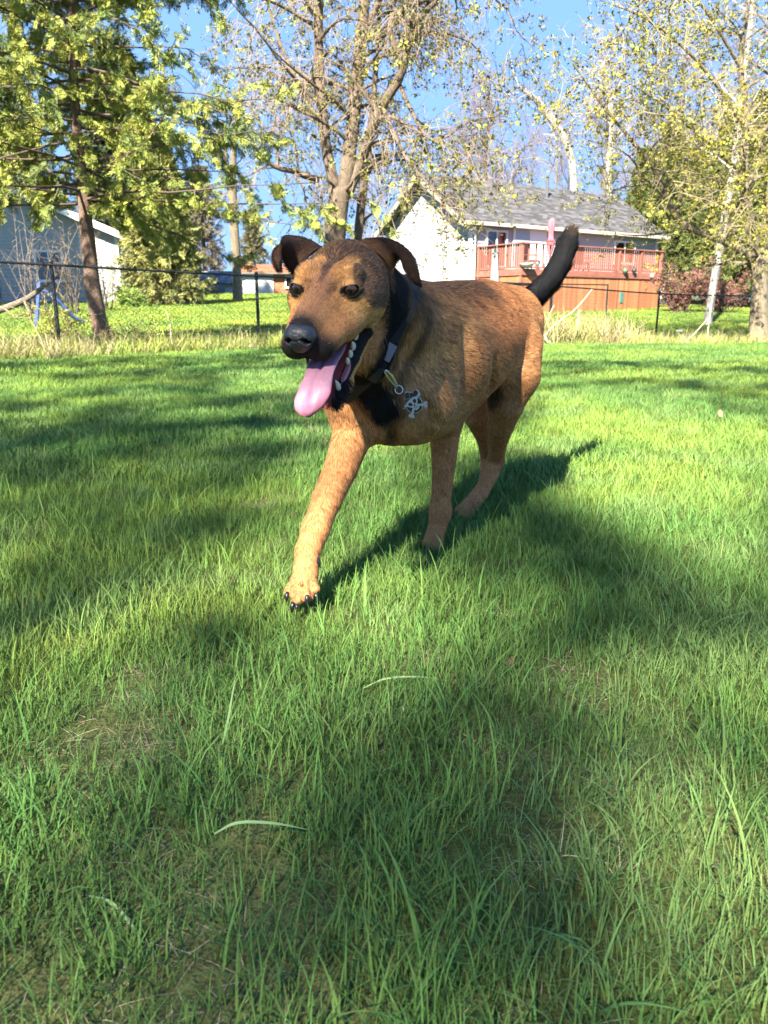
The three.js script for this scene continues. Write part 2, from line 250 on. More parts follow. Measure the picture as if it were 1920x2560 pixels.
// ---------------------------------------------------------------- far brick house with white garage
{
  const p = W(609, 742, 52), b = thing('brick_house', 'far orange brick house with a white garage door and small white windows', 'house', [p.x, p.y - 0.15, p.z], 0.06);
  const brickTex = noiseTex((i, j) => { const row = Math.floor(j / 8), q = (i + (row % 2) * 10) % 20, m = j % 8 < 1 || q < 1; const v = 0.8 + 0.35 * hash2(Math.floor((i + (row % 2) * 10) / 20), row); return m ? [190, 170, 150] : [205 * v, 118 * v, 78 * v]; }, 320, 256, 0.3, 0.4);
  const brick = new THREE.MeshStandardMaterial({ map: brickTex, roughness: 0.9, color: new THREE.Color().setRGB(0.75, 0.75, 0.75) }), white = mat(0.78, 0.76, 0.72), H = 1.75;
  const wall = (x, y, w, h2) => { const g = new THREE.PlaneGeometry(w, h2); const U = g.attributes.uv; for (let i = 0; i < U.count; i++) U.setXY(i, U.getX(i) * w, U.getY(i) * h2); g.translate(x, y, 0); return g; };
  part('wall', merge([wall(3.6, H / 2, 3.2, H), box(3.6, H / 2, -2.5, 3.18, H - 0.01, 4.9)]), brick, b);
  const gar = part('garage', box(1.0, H / 2, -2.4, 2.0, H, 4.98), white, b);
  const gd = part('garage_door', box(1.0, 0.72, 0.11, 1.7, 1.4, 0.04), mat(0.72, 0.70, 0.67), gar); for (let i = 0; i < 3; i++) part('door_panel', box(1.0, 0.3 + i * 0.44, 0.14, 1.6, 0.38, 0.02), white, gd);
  windowAt(b, white, 3.0, 1.1, 0.34, 0.6, 0.04, 1, white); windowAt(b, white, 3.0, 0.12, 0.4, 0.2, 0.04, 1, white); windowAt(b, white, 4.2, 0.2, 0.3, 0.4, 0.04, 1, white); windowAt(b, white, 4.4, 1.1, 0.34, 0.6, 0.04, 1, white);
  part('roof', slab([V(-0.3, H - 0.02, 0.5), V(5.5, H - 0.02, 0.5), V(5.5, H + 0.62, -3.2), V(-0.3, H + 0.62, -3.2)], 0.1), new THREE.MeshStandardMaterial({ color: new THREE.Color().setRGB(0.52, 0.2, 0.085), roughness: 0.9, map: shingleTex }), b);
  part('eave_board', box(2.6, H - 0.12, 0.5, 5.8, 0.12, 0.06), mat(0.16, 0.13, 0.1), b);
  const s = W(508, 742, 47), sh = thing('grey_shed', 'low grey shed with a dark open doorway left of the brick house', 'shed', [s.x, s.y - 0.2, s.z], 0.05);
  part('wall', merge([box(0.12, 0.5, -1, 0.24, 1.0, 2), box(1.55, 0.5, -1, 0.5, 1.0, 2), box(0.8, 0.5, -1.9, 1.4, 1.0, 0.1)]), mat(0.52, 0.53, 0.56), sh);
  part('roof', slab([V(-0.25, 0.98, 0.3), V(2.1, 0.98, 0.3), V(2.1, 1.72, -1.2), V(-0.25, 1.72, -1.2)], 0.08), new THREE.MeshStandardMaterial({ color: new THREE.Color().setRGB(0.30, 0.30, 0.33), roughness: 0.9, map: shingleTex }), sh);
  part('door_post', box(0.27, 0.45, 0.03, 0.06, 0.9, 0.06), mat(0.7, 0.7, 0.7), sh);
}
// ---------------------------------------------------------------- white shed on the right, blue slide on the left
{
  const p = W(1655, 752, 40), s = thing('white_shed', 'small white shed half hidden by the reddish bare bush right of the deck', 'shed', [p.x, p.y - 0.3, p.z], -0.3);
  const g = siding(1.5, 0, 2.0, 0.14); g.translate(-0.75, 0, 0); part('siding', g, mat(0.72, 0.72, 0.66), s); part('wall_core', box(0, 1.0, -1.03, 1.46, 1.98, 2), mat(0.6, 0.6, 0.56), s);
  part('roof', slab([V(-0.95, 2.0, 0.25), V(0.95, 2.0, 0.25), V(0.95, 2.5, -1.2), V(-0.95, 2.5, -1.2)], 0.08), mat(0.07, 0.055, 0.05), s); part('base', box(0, 0.2, 0.03, 1.56, 0.4, 0.04), mat(0.06, 0.055, 0.06), s);
  const q = W(150, 752, 17.5), b = thing('blue_slide', 'small blue plastic play slide behind the fence beside the cedar trunk', 'slide', [q.x, groundH(q.x, q.z), q.z], 0.5);
  const blue = mat(0.06, 0.10, 0.34, 0.6), ch = []; for (let i = 0; i <= 10; i++) { const t = i / 10; ch.push(V(-0.35 + 0.8 * t, 0.72 - 0.66 * (t * t * (3 - 2 * t)), 0)); }
  for (const z of [-0.16, 0.16]) part('side_rail', tube(ch.map((v) => V(v.x, v.y + 0.06, z)), ch.map(() => 0.025), 8), blue, b);
  { const pos = [], idx = []; ch.forEach((v, i) => { pos.push(v.x, v.y, -0.16, v.x, v.y, 0.16); if (i) { const a = 2 * i - 2; idx.push(a, a + 1, a + 2, a + 1, a + 3, a + 2); } }); part('chute', geo(pos, idx), mat(0.07, 0.14, 0.55, 0.4, { side: THREE.DoubleSide }), b); }
  for (const z of [-0.16, 0.16]) part('ladder_rail', tube([V(-0.55, 0, z), V(-0.38, 0.95, z)], [0.025, 0.025], 8), blue, b);
  for (let i = 1; i < 4; i++) part('rung', tube([V(-0.55 + i * 0.045, i * 0.2, -0.16), V(-0.55 + i * 0.045, i * 0.2, 0.16)], [0.018, 0.018], 6), blue, b);
}
// ---------------------------------------------------------------- black chain-link fence along the lawn
{
  const f = thing('chain_link_fence', 'black chain-link fence with top rail running behind the lawn', 'fence');
  const iron = mat(0.016, 0.017, 0.019, 0.5), wireM = mat(0.025, 0.026, 0.028, 0.6);
  // surveyed top-rail points (pixel, distance)
  const rail = [[-420, 640, 8.4], [0, 655, 9.8], [125, 662, 10.2], [640, 690, 12.3], [1000, 703, 14.6], [1175, 708, 15.9], [1380, 715, 17.2], [1650, 734, 19.3], [1960, 741, 21.2], [2500, 750, 25]].map((a) => W(...a));
  const line = curve(rail, 60);
  part('top_rail', tube(line, line.map(() => 0.016), 8), iron, f);
  for (const [x, y, D] of [[125, 662, 10.2], [640, 690, 12.3], [1000, 703, 14.6], [1380, 715, 17.2], [1650, 734, 19.3], [2100, 744, 22.5], [-420, 640, 8.4]]) {
    const p = W(x, y, D), gy = groundH(p.x, p.z); const t = part('post', tube([V(p.x, gy - 0.1, p.z - 0.03), V(p.x, p.y + 0.03, p.z - 0.03)], [0.025, 0.025], 10), iron, f);
    part('post_cap', new THREE.SphereGeometry(0.03, 12, 8).translate(p.x, p.y + 0.04, p.z - 0.03), iron, t);
  }
  // woven wires: each zigzags upward between its neighbours
  const step = 0.075, pos = [], idx = []; let acc = 0; const pts = [];
  for (let i = 0; i + 1 < line.length; i++) { const a = line[i], b = line[i + 1], L = Math.hypot(b.x - a.x, b.z - a.z); while (acc < L) { pts.push(a.clone().lerp(b, acc / L)); acc += step; } acc -= L; }
  const r = 0.0046;
  for (let i = 0; i + 1 < pts.length; i++) {
    const a = pts[i], b = pts[i + 1], gy = groundH(a.x, a.z) + 0.03, n = Math.max(2, Math.round((a.y - gy) / (step / 2) / 1)), prev = [];
    for (let k = 0; k <= n; k++) {
      const e = k % 2 ? 1.04 : -0.04, x = lerp(a.x, b.x, e), z = lerp(a.z, b.z, e) + (k % 2 ? 0.003 : -0.003), y = lerp(a.y, gy, k / n), o = pos.length / 3;
      pos.push(x - r, y, z, x + r * 0.5, y, z + r, x + r * 0.5, y, z - r);
      if (k) for (let q = 0; q < 3; q++) { const s = o - 3 + q, t = o - 3 + ((q + 1) % 3); idx.push(s, t, s + 3, t, t + 3, s + 3); }
    }
  }
  part('wire_mesh', geo(pos, idx), wireM, f, 'stuff');
  console.log('fence tris', idx.length / 3);
}
// the far neighbour's fence by the deck, lower and farther
{
  const f = thing('wire_fence', 'thin dark wire fence standing at the foot of the wooden deck', 'fence'), iron = mat(0.02, 0.02, 0.022, 0.5);
  const top = [[1090, 704, 27.5], [1250, 706, 27.6], [1320, 709, 27.8], [1520, 712, 28.6]].map((a) => W(...a));
  part('top_rail', tube(top, top.map(() => 0.024), 6), iron, f);
  for (const t of [0.34, 0.56, 0.78, 1]) { const c = new THREE.CatmullRomCurve3(top).getPoint(t), g = groundH(c.x, c.z); part('post', tube([V(c.x, g - 0.05, c.z), V(c.x, c.y + 0.03, c.z)], [0.034, 0.034], 8), iron, f); }
}
// ---------------------------------------------------------------- trees
const barkTex = noiseTex((i, j) => { const v = 120 + 135 * (0.55 * noise2(i / 2.2, j / 14) + 0.3 * noise2(i / 6, j / 30) + 0.15 * hash2(i, j)); return [v, v * 0.98, v * 0.95]; }, 128, 512, 4, 0.8);
const birchTex = noiseTex((i, j) => { const m = noise2(i / 14, j / 2.4) > 0.76 || noise2(i / 9 + 40, j / 6) > 0.83 ? 0.22 : 1, v = (205 + 40 * noise2(i / 20, j / 5)) * m; return [v, v * 0.98, v * 0.94]; }, 128, 256, 3, 1.1);
const bark = (r, g, b, t = barkTex) => new THREE.MeshStandardMaterial({ color: new THREE.Color().setRGB(r, g, b), roughness: 0.95, map: t, bumpMap: t, bumpScale: 0.02 });
const leafMat = (more = {}) => new THREE.MeshStandardMaterial({ roughness: 0.75, side: THREE.DoubleSide, ...more });
// leaf clusters: a few pointed leaves around a node, in unit size
function cluster(n, wide, s0) {
  const pos = [], idx = []; const keep = seed; seed = s0;
  for (let i = 0; i < n; i++) {
    const d = V(rr(-1, 1), rr(-0.9, 0.7), rr(-1, 1)).normalize(), s = V(rr(-1, 1), rr(-1, 1), rr(-1, 1)).cross(d).normalize(), k = pos.length / 3, L = rr(0.6, 1), o = d.clone().multiplyScalar(rr(0, 0.3));
    const fold = d.clone().cross(s).multiplyScalar(0.12);
    for (const [a, b, c] of [[0, 0, 0], [0.45, wide, 1], [1, 0, -0.4], [0.45, -wide, 1]]) { const p = o.clone().addScaledVector(d, a * L).addScaledVector(s, b * L).addScaledVector(fold, c * L); pos.push(p.x, p.y, p.z); }
    idx.push(k, k + 1, k + 2, k, k + 2, k + 3);
  }
  seed = keep; return geo(pos, idx);
}
// flat drooping spray of scale leaves (cedar) or needles (spruce), unit length along +y, plane xy
function frond(pairs, wide, thick, s0) {
  const pos = [], idx = [], keep = seed; seed = s0;
  const leaf = (x0, y0, x1, y1, w, z) => { const k = pos.length / 3, dx = x1 - x0, dy = y1 - y0, l = Math.hypot(dx, dy), nx = (-dy / l) * w, ny = (dx / l) * w; pos.push(x0, y0, z, (x0 + x1) / 2 + nx, (y0 + y1) / 2 + ny, z + rr(-0.06, 0.06), x1, y1, z + rr(-0.14, 0.05), (x0 + x1) / 2 - nx, (y0 + y1) / 2 - ny, z + rr(-0.06, 0.06)); idx.push(k, k + 1, k + 2, k, k + 2, k + 3); };
  leaf(0, 0, 0, 1, thick * 0.8, 0);
  for (let i = 0; i < pairs; i++) { const t = (i + 0.6) / pairs, w = wide * Math.sin(Math.PI * (0.18 + 0.8 * t)) * rr(0.75, 1.15); for (const s of [-1, 1]) leaf(0, t * 0.9, s * w, t * 0.9 + w * 0.75, thick, -0.16 * t * t); }
  seed = keep; return geo(pos, idx);
}
const LEAF = [cluster(5, 0.34, 11), cluster(6, 0.3, 23)], CEDAR = [frond(8, 0.36, 0.036, 31), frond(7, 0.44, 0.04, 37)], SPRUCE = [frond(9, 0.26, 0.03, 41)];
function randomTurn() { return new THREE.Quaternion().setFromEuler(new THREE.Euler(rr(0, 6.28), rr(0, 6.28), rr(0, 6.28))); }
function leafItem(p, size, c) { return { m: M4().compose(p, randomTurn(), V(size, size, size)), c }; }
function dirItem(p, dir, size, c, roll = rr(0, 6.28)) { const y = dir.clone().normalize(), q = new THREE.Quaternion().setFromUnitVectors(V(0, 1, 0), y).multiply(new THREE.Quaternion().setFromAxisAngle(V(0, 1, 0), roll)); return { m: M4().compose(p, q, V(size, size, size)), c }; }
const tint = (base, spread) => { const k = 1 + rr(-spread, spread), h = rr(-spread, spread) * 0.4; return new THREE.Color().setRGB(base[0] * k * (1 + h), base[1] * k, base[2] * k * (1 - h)); };
function bough(o, dir, len, r0, n, wob, trop) {                    // one crooked branch
  const pts = [o.clone()], rad = [r0], d = dir.clone().normalize();
  for (let i = 1; i <= n; i++) { d.add(V(rr(-wob, wob), rr(-wob, wob) + trop, rr(-wob, wob))).normalize(); pts.push(pts[i - 1].clone().addScaledVector(d, len / n)); rad.push(Math.max(r0 * (1 - (0.82 * i) / n), 0.0015)); }
  return { pts, rad };
}
const along = (b, t) => { const f = t * (b.pts.length - 1), i = Math.min(Math.floor(f), b.pts.length - 2), k = f - i; return { p: b.pts[i].clone().lerp(b.pts[i + 1], k), d: b.pts[i + 1].clone().sub(b.pts[i]).normalize(), r: lerp(b.rad[i], b.rad[i + 1], k) }; };
const tubes = (list, sides) => merge(list.map((b) => tube(b.pts, b.rad, sides, false)));
const limbPx = (list, n) => { const pts = list.map(([x, y, D]) => W(x, y, D)), c = curve(pts, n), rad = c.map((_, i) => { const f = (i / n) * (list.length - 1), k = Math.min(Math.floor(f), list.length - 2), r = lerp(list[k][3], list[k + 1][3], f - k); return (r * depthOf(c[i])) / F / 2; }); return { pts: c, rad }; };
function outward(d, k) { const a = V(rr(-1, 1), rr(-1, 1), rr(-1, 1)); a.addScaledVector(d, -a.dot(d)).normalize(); return d.clone().multiplyScalar(1 - k).addScaledVector(a, k).normalize(); }
function roots(b) { const p = b.pts[0], g = groundH(p.x, p.z) - 0.15; b.pts.unshift(V(p.x, g, p.z)); b.rad.unshift(b.rad[0] * 1.25); return b; }

// a broadleaf tree in early leaf whose limbs are surveyed from the photograph
function springTree({ name, label, category, limbs, barkM, twigM, per, len, twigs, droop, leaf, leafSize, leafN, extraTop }) {
  const base = limbs[0].pts[0], o = thing(name, label, category), tr = limbs.shift();
  part('trunk', tube(tr.pts, tr.rad, 14), barkM, o);
  for (const b of limbs) part('limb', tube(b.pts, b.rad, 9), barkM, o);
  const mids = [], fine = [], leaves = [];
  for (const b of [tr, ...limbs]) {
    let ll = 0; b.pts.forEach((p, i) => { if (i) ll += p.distanceTo(b.pts[i - 1]); }); const k = b === tr ? Math.round(per * 0.15) : Math.round(per * clamp(ll / 5.5, 0.2, 1.15));
    for (let i = 0; i < k; i++) {
      const t = b === tr ? rr(0.75, 1) : rr(0.15, 1), a = along(b, t), q = bough(a.p, outward(a.d, 0.75).add(V(0, 0.25, 0)), rr(len[0], len[1]), Math.min(a.r * 0.5, 0.045), 7, 0.2, -0.05); mids.push(q);
      for (let j = 0; j < twigs; j++) {
        const c = along(q, rr(0.15, 1)), w = bough(c.p, outward(c.d, 0.7).add(V(0, droop > 0.2 ? -0.2 : 0.1, 0)), rr(0.35, 1.15), 0.0085, 5, 0.22, -droop); fine.push(w);
        for (let m = 0; m < 3; m++) { const e = along(w, rr(0.2, 1)); const v = bough(e.p, outward(e.d, 0.6), rr(0.15, 0.45), 0.0045, 3, 0.3, -droop); fine.push(v); if (rnd() < leafN) leaves.push(leafItem(v.pts[3], rr(...leafSize), leaf())); if (rnd() < leafN * 0.6) leaves.push(leafItem(v.pts[1], rr(...leafSize), leaf())); }
        if (rnd() < leafN) leaves.push(leafItem(w.pts[5], rr(...leafSize), leaf()));
      }
    }
  }
  part('branches', tubes(mids, 5), barkM, o, 'stuff'); part('twigs', tubes(fine, 3), twigM, o, 'stuff');
  const h = leaves.length >> 1; mass('leaves', LEAF[0], leafMat(), leaves.slice(0, h), o); mass('leaves', LEAF[1], leafMat(), leaves.slice(h), o);
  console.log(name, 'twigs', fine.length, 'leaves', leaves.length);
  return o;
}
{
  const D = 17;
  springTree({
    name: 'broadleaf_tree', label: 'large many-stemmed tree with hanging twigs and small young leaves above the dog\'s head', category: 'tree',
    limbs: [roots(limbPx([[838, 735, D, 60.8], [836, 640, D, 53.2], [842, 540, D, 51.7], [852, 470, D, 54.7]], 12)),
      limbPx([[842, 490, D, 30.4], [814, 360, D, 27.4], [802, 220, D, 25.8], [796, 80, D, 22.8], [800, -80, D, 22.8], [790, -320, D, 10.6]], 16),
      limbPx([[860, 480, D, 38.0], [880, 330, D, 35.0], [895, 180, D, 33.4], [908, 40, D, 28.9], [920, -130, D, 25.8], [935, -400, D, 9.1]], 18),
      limbPx([[866, 490, D, 28.9], [904, 400, D, 25.8], [948, 280, D - 0.4, 25.8], [1005, 180, D - 0.7, 22.8], [1022, 90, D - 0.8, 19.8], [1080, 10, D - 1, 16.7], [1190, -60, D - 1.2, 12.2], [1320, -70, D - 1.4, 6.1]], 20),
      limbPx([[792, 452, D, 19.8], [735, 428, D - 0.4, 14.4], [690, 418, D - 0.6, 11.4], [652, 386, D - 0.8, 9.1], [620, 330, D - 1, 6.1], [600, 250, D - 1.1, 3.0]], 12),
      limbPx([[886, 700, D + 1.2, 22.8], [896, 580, D + 1.2, 22.8], [908, 470, D + 1.2, 21.3], [925, 340, D + 1.2, 18.2], [938, 200, D + 1.2, 13.7], [950, 0, D + 1.2, 7.6]], 14),
      limbPx([[1010, 175, D - 0.7, 16.7], [975, 70, D - 0.9, 15.2], [1000, 30, D - 1, 13.7], [1110, -20, D - 1.1, 10.6]], 10),
      limbPx([[1000, 215, D - 0.6, 11.4], [1035, 290, D - 0.9, 9.9], [1072, 345, D - 1.1, 7.6], [1105, 347, D - 1.2, 6.1], [1180, 300, D - 1.4, 3.8], [1270, 290, D - 1.5, 2.3]], 14),
      limbPx([[905, 100, D, 18.2], [960, -20, D + 1.5, 13.7], [1060, -160, D + 2.4, 7.6], [1180, -240, D + 3, 3.0]], 10),
      limbPx([[812, 330, D, 15.2], [740, 200, D + 0.8, 10.6], [690, 80, D + 1.2, 7.6], [650, -60, D + 1.5, 3.8]], 10),
      limbPx([[955, 265, D - 0.4, 10.6], [1020, 400, D - 1.6, 7.6], [1090, 480, D - 2, 4.6], [1150, 530, D - 2.2, 2.3]], 10)],
    barkM: bark(0.36, 0.28, 0.21), twigM: mat(0.23, 0.175, 0.125, 0.9), per: 20, len: [1.0, 2.8], twigs: 12, droop: 0.22, leaf: () => tint(rnd() < 0.4 ? [0.22, 0.23, 0.03] : [0.15, 0.14, 0.03], 0.35), leafSize: [0.03, 0.105], leafN: 0.44,
  });
}
{
  const D = 17.6;
  springTree({
    name: 'young_leafed_tree', label: 'forked tree with bright yellow-green young leaves at the right edge by the fence', category: 'tree',
    limbs: [roots(limbPx([[1897, 850, D, 48.8], [1897, 780, D, 40.9], [1900, 700, D, 38.3], [1898, 630, D, 40.9]], 10)),
      limbPx([[1884, 650, D, 23.8], [1830, 612, D - 0.2, 18.5], [1760, 585, D - 0.4, 16.5], [1702, 556, D - 0.6, 15.8], [1668, 500, D - 0.8, 14.5], [1640, 430, D - 0.9, 11.9], [1570, 340, D - 1.2, 9.2], [1500, 255, D - 1.5, 5.9], [1440, 170, D - 1.8, 2.6]], 22),
      limbPx([[1890, 640, D, 26.4], [1872, 540, D, 22.4], [1860, 420, D, 19.8], [1868, 290, D, 17.2], [1850, 160, D, 13.2], [1870, 0, D, 9.2], [1850, -200, D, 3.3]], 18),
      limbPx([[1902, 640, D, 30.4], [1925, 520, D, 26.4], [1935, 380, D, 22.4], [1950, 200, D, 17.2], [1945, 0, D, 10.6], [1960, -220, D, 4.0]], 16),
      limbPx([[1868, 330, D, 11.9], [1790, 210, D - 0.8, 9.2], [1700, 110, D - 1.3, 6.6], [1600, 40, D - 1.8, 4.0], [1500, 0, D - 2, 2.0]], 14),
      limbPx([[1862, 440, D, 9.2], [1740, 330, D - 1, 7.3], [1640, 250, D - 1.6, 4.6], [1540, 190, D - 2, 2.0]], 12),
      limbPx([[1670, 505, D - 0.8, 6.6], [1610, 440, D - 1.4, 5.3], [1560, 380, D - 1.8, 3.3], [1470, 350, D - 2, 2.0]], 10),
      limbPx([[1858, 180, D, 9.2], [1760, 20, D - 0.6, 6.6], [1660, -90, D - 1, 4.0], [1560, -150, D - 1.4, 2.0]], 10),
      limbPx([[1855, 460, D, 5.9], [1800, 455, D - 0.8, 4.6], [1730, 440, D - 1.4, 3.3], [1690, 470, D - 1.6, 2.0]], 8)],
    barkM: bark(0.48, 0.40, 0.28), twigM: mat(0.29, 0.24, 0.14, 0.9), per: 19, len: [0.8, 2.3], twigs: 9, droop: 0.03, leaf: () => tint(rnd() < 0.6 ? [0.27, 0.25, 0.025] : [0.19, 0.19, 0.035], 0.3), leafSize: [0.03, 0.10], leafN: 0.78,
  });
}
// white birch leaning behind the forked tree, and a broken birch limb farther off
function birch(label, list, group) {
  const o = thing('birch_tree', label, 'tree', [0, 0, 0], 0, group), b = roots(limbPx(list, 22)); part('trunk', tube(b.pts, b.rad, 10), bark(0.52, 0.52, 0.51, birchTex), o);
  const mids = [], fine = [];
  for (let i = 0; i < 16; i++) { const a = along(b, rr(0.45, 1)), q = bough(a.p, outward(a.d, 0.6).add(V(0, 0.3, 0)), rr(0.9, 2.4), Math.min(a.r * 0.4, 0.03), 6, 0.16, 0.0); mids.push(q); for (let j = 0; j < 8; j++) { const c = along(q, rr(0.2, 1)); fine.push(bough(c.p, outward(c.d, 0.6), rr(0.4, 1.0), 0.008, 4, 0.2, -0.12)); } }
  part('branches', tubes(mids, 4), mat(0.5, 0.47, 0.44), o, 'stuff'); part('twigs', tubes(fine, 3), mat(0.22, 0.16, 0.14), o, 'stuff');
}
birch('white birch trunk leaning behind the forked tree on the right', [[1772, 790, 25, 20.4], [1784, 710, 25, 19.7], [1808, 570, 25, 19.0], [1836, 400, 25, 17.7], [1858, 210, 25, 15.6], [1884, 0, 25, 12.2], [1900, -200, 25, 6.8]]);
birch('pale birch with a broken white fork standing high above the house roof', [[1440, 600, 46, 20], [1436, 480, 46, 20], [1425, 380, 46, 18], [1385, 305, 46, 20], [1340, 250, 46, 16], [1296, 215, 46, 6]]);
birch('thin white birch in the far wood right of the roof ridge', [[1530, 560, 50, 16], [1522, 430, 50, 15], [1530, 300, 50, 13], [1500, 150, 50, 8]]);

// ---------------------------------------------------------------- the cedar by the fence
{
  const D = 11.3, o = thing('cedar_tree', 'leaning cedar with drooping yellow-green sprays by the fence on the left', 'tree');
  const tr = roots(limbPx([[268, 884, D, 49.2], [246, 795, D, 39.6], [230, 705, D, 37.2], [222, 620, D, 34.8], [213, 540, D, 32.4], [203, 440, D, 27.6], [194, 340, D, 24.0], [184, 200, D, 21.6], [180, 60, D, 19.2], [182, -120, D, 15.6], [190, -420, D, 6.0]], 30));
  part('trunk', tube(tr.pts, tr.rad, 14), bark(0.40, 0.27, 0.20), o);
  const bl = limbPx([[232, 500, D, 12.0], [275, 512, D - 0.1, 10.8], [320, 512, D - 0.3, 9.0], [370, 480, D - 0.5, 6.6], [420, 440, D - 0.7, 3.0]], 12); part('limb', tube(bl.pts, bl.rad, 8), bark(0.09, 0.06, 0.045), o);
  const mids = [], subs = [], fr = [[], []];
  const hMin = 1.95, hMax = 7.2; const list = [];
  for (let i = 0; i < 110; i++) { const f = i / 110, h = lerp(hMin, hMax, Math.pow(f, 1.15)), a = i * 2.4 + rr(-0.4, 0.4), L = lerp(3.6, 1.0, f) * rr(0.55, 1.05) * (Math.cos(a) > 0.2 ? 1.12 : 1); let t = 0; while (t < 1 && along(tr, t).p.y < h) t += 0.01; const p = along(tr, Math.min(t, 1)).p; list.push(bough(p, V(Math.cos(a), rr(-0.12, 0.25), Math.sin(a)), L, 0.019, 7, 0.12, -0.015)); }
  list.push(bl);
  for (const q of list) {
    if (q !== bl) mids.push(q);
    for (let j = 0; j < 10; j++) {
      const t = rr(0.1, 1), c = along(q, t), side = outward(c.d, 0.65); side.y = side.y * 0.4 - 0.1; const s = bough(c.p, side, rr(0.3, 0.75), 0.007, 4, 0.18, -0.06); subs.push(s);
      const young = rnd();
      for (let k = 0; k < 19; k++) { const e = along(s, rr(0.05, 1)), d = outward(e.d, 0.5); d.y -= 0.45; fr[k & 1].push(dirItem(e.p, d, rr(0.09, 0.18), tint(young < 0.78 ? [0.27, 0.30, 0.05] : [0.15, 0.20, 0.045], 0.28))); }
    }
  }
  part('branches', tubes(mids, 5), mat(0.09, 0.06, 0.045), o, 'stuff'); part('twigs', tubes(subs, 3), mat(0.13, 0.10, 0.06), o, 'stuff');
  mass('foliage', CEDAR[0], leafMat(), fr[0], o); mass('foliage', CEDAR[1], leafMat(), fr[1], o);
}
// ---------------------------------------------------------------- conifers: tiers of drooping boughs clothed in sprays
function conifer(name, label, [x, y, D], hgt, rad, n, per, color, size, group, geoS = SPRUCE[0], bare = 0.04) {
  const p = W(x, y, D), g = groundH(p.x, p.z), o = thing(name, label, 'tree', [p.x, g, p.z], rr(0, 6), group);
  part('trunk', tube([V(0, -0.1, 0), V(0.03, hgt * 0.5, 0), V(0, hgt, 0)], [rad * 0.085, rad * 0.05, 0.01], 9), bark(0.2, 0.15, 0.11), o);
  const items = [], mids = [];
  for (let i = 0; i < n; i++) {
    const f = bare + (1 - bare) * (i / n), a = i * 2.39996 + rr(-0.3, 0.3), L = rad * Math.pow(1 - f, 0.85) * rr(0.7, 1.1) + 0.08, q = bough(V(0, f * hgt, 0), V(Math.cos(a), rr(-0.25, 0.1), Math.sin(a)), L, 0.02, 4, 0.08, 0.03); mids.push(q);
    for (let k = 0; k < per; k++) { const c = along(q, rr(0.15, 1)), d = outward(c.d, 0.55); d.y -= 0.25; items.push(dirItem(c.p.add(V(rr(-0.08, 0.08), rr(-0.1, 0.06), rr(-0.08, 0.08))), d, rr(size * 0.6, size * 1.2), tint(color, 0.3))); }
  }
  part('branches', tubes(mids, 3), mat(0.14, 0.10, 0.075), o, 'stuff'); mass('foliage', geoS, leafMat(), items, o); return o;
}
conifer('spruce_tree', 'broad olive-green spruce standing between the grey house and the bare tall trunk', [410, 732, 29], 5.9, 1.75, 240, 22, [0.26, 0.26, 0.075], 0.5);
conifer('pine_tree', 'thin brownish conifer just right of the olive spruce', [515, 725, 60], 9.4, 2.4, 90, 14, [0.13, 0.105, 0.06], 0.7);
conifer('pine_tree', 'small brownish-green conifer between the tall bare trunk and the fence post', [636, 735, 62], 6.6, 1.8, 90, 14, [0.14, 0.125, 0.05], 0.6);
conifer('pine_tree', 'dark conifer rising behind the cedar crown above the spruce', [330, 735, 40], 11.5, 3.2, 170, 16, [0.06, 0.085, 0.035], 1.0);
conifer('pine_tree', 'dark conifer far left behind the grey house roof', [70, 735, 42], 11, 3.4, 170, 16, [0.07, 0.095, 0.035], 1.0);
[[1590, 47, 8.2], [1650, 45, 9], [1722, 40, 7.6], [1790, 38, 8.4], [1862, 36, 8.8], [1945, 36, 8.6]].forEach(([x, D, h], i) => conifer('arborvitae_tree', ['dense green evergreen beside the right end of the house roof', 'dense green evergreen behind the white shed', 'dense green evergreen left of the leaning birch trunk', 'dense green evergreen right of the leaning birch trunk', 'dense green evergreen behind the forked tree trunk', 'dense green evergreen at the right picture edge behind the forked tree'][i], [x, 745, D], h, 2.1, 210, 24, [0.115, 0.14, 0.03], 0.5, undefined, CEDAR[0], 0.1));
conifer('pine_tree', 'tall conifer left of the picture whose shade falls on the grey house', [-760, 745, 20.4], 17, 3.6, 240, 20, [0.08, 0.1, 0.03], 1.0, undefined, SPRUCE[0], 0.35);
// ---------------------------------------------------------------- bare trees
function bareTree(hgt, spread, seed0, trunkR, lean = 0.05) {
  const keep = seed; seed = seed0; const o = new THREE.Group();
  const t = bough(V(0, -0.2, 0), V(rr(-lean, lean), 1, rr(-lean, lean)), hgt, trunkR, 12, 0.05, 0.03), mids = [], fine = [];
  for (let i = 0; i < 26; i++) {
    const a = along(t, rr(0.25, 0.98)), q = bough(a.p, outward(a.d, 0.55).add(V(0, 0.35, 0)), rr(0.25, 0.6) * spread, Math.min(0.055, a.r * 0.5), 6, 0.16, 0.05); mids.push(q);
    for (let j = 0; j < 8; j++) { const c = along(q, rr(0.2, 1)), w = bough(c.p, outward(c.d, 0.55), rr(0.5, 1.5), 0.014, 4, 0.2, 0.02); fine.push(w); for (let k = 0; k < 3; k++) { const e = along(w, rr(0.2, 1)); fine.push(bough(e.p, outward(e.d, 0.55), rr(0.3, 0.8), 0.009, 2, 0.2, 0)); } }
  }
  seed = keep; return { o, trunk: tube(t.pts, t.rad, 8), mid: tubes(mids, 4), fine: tubes(fine, 3) };
}
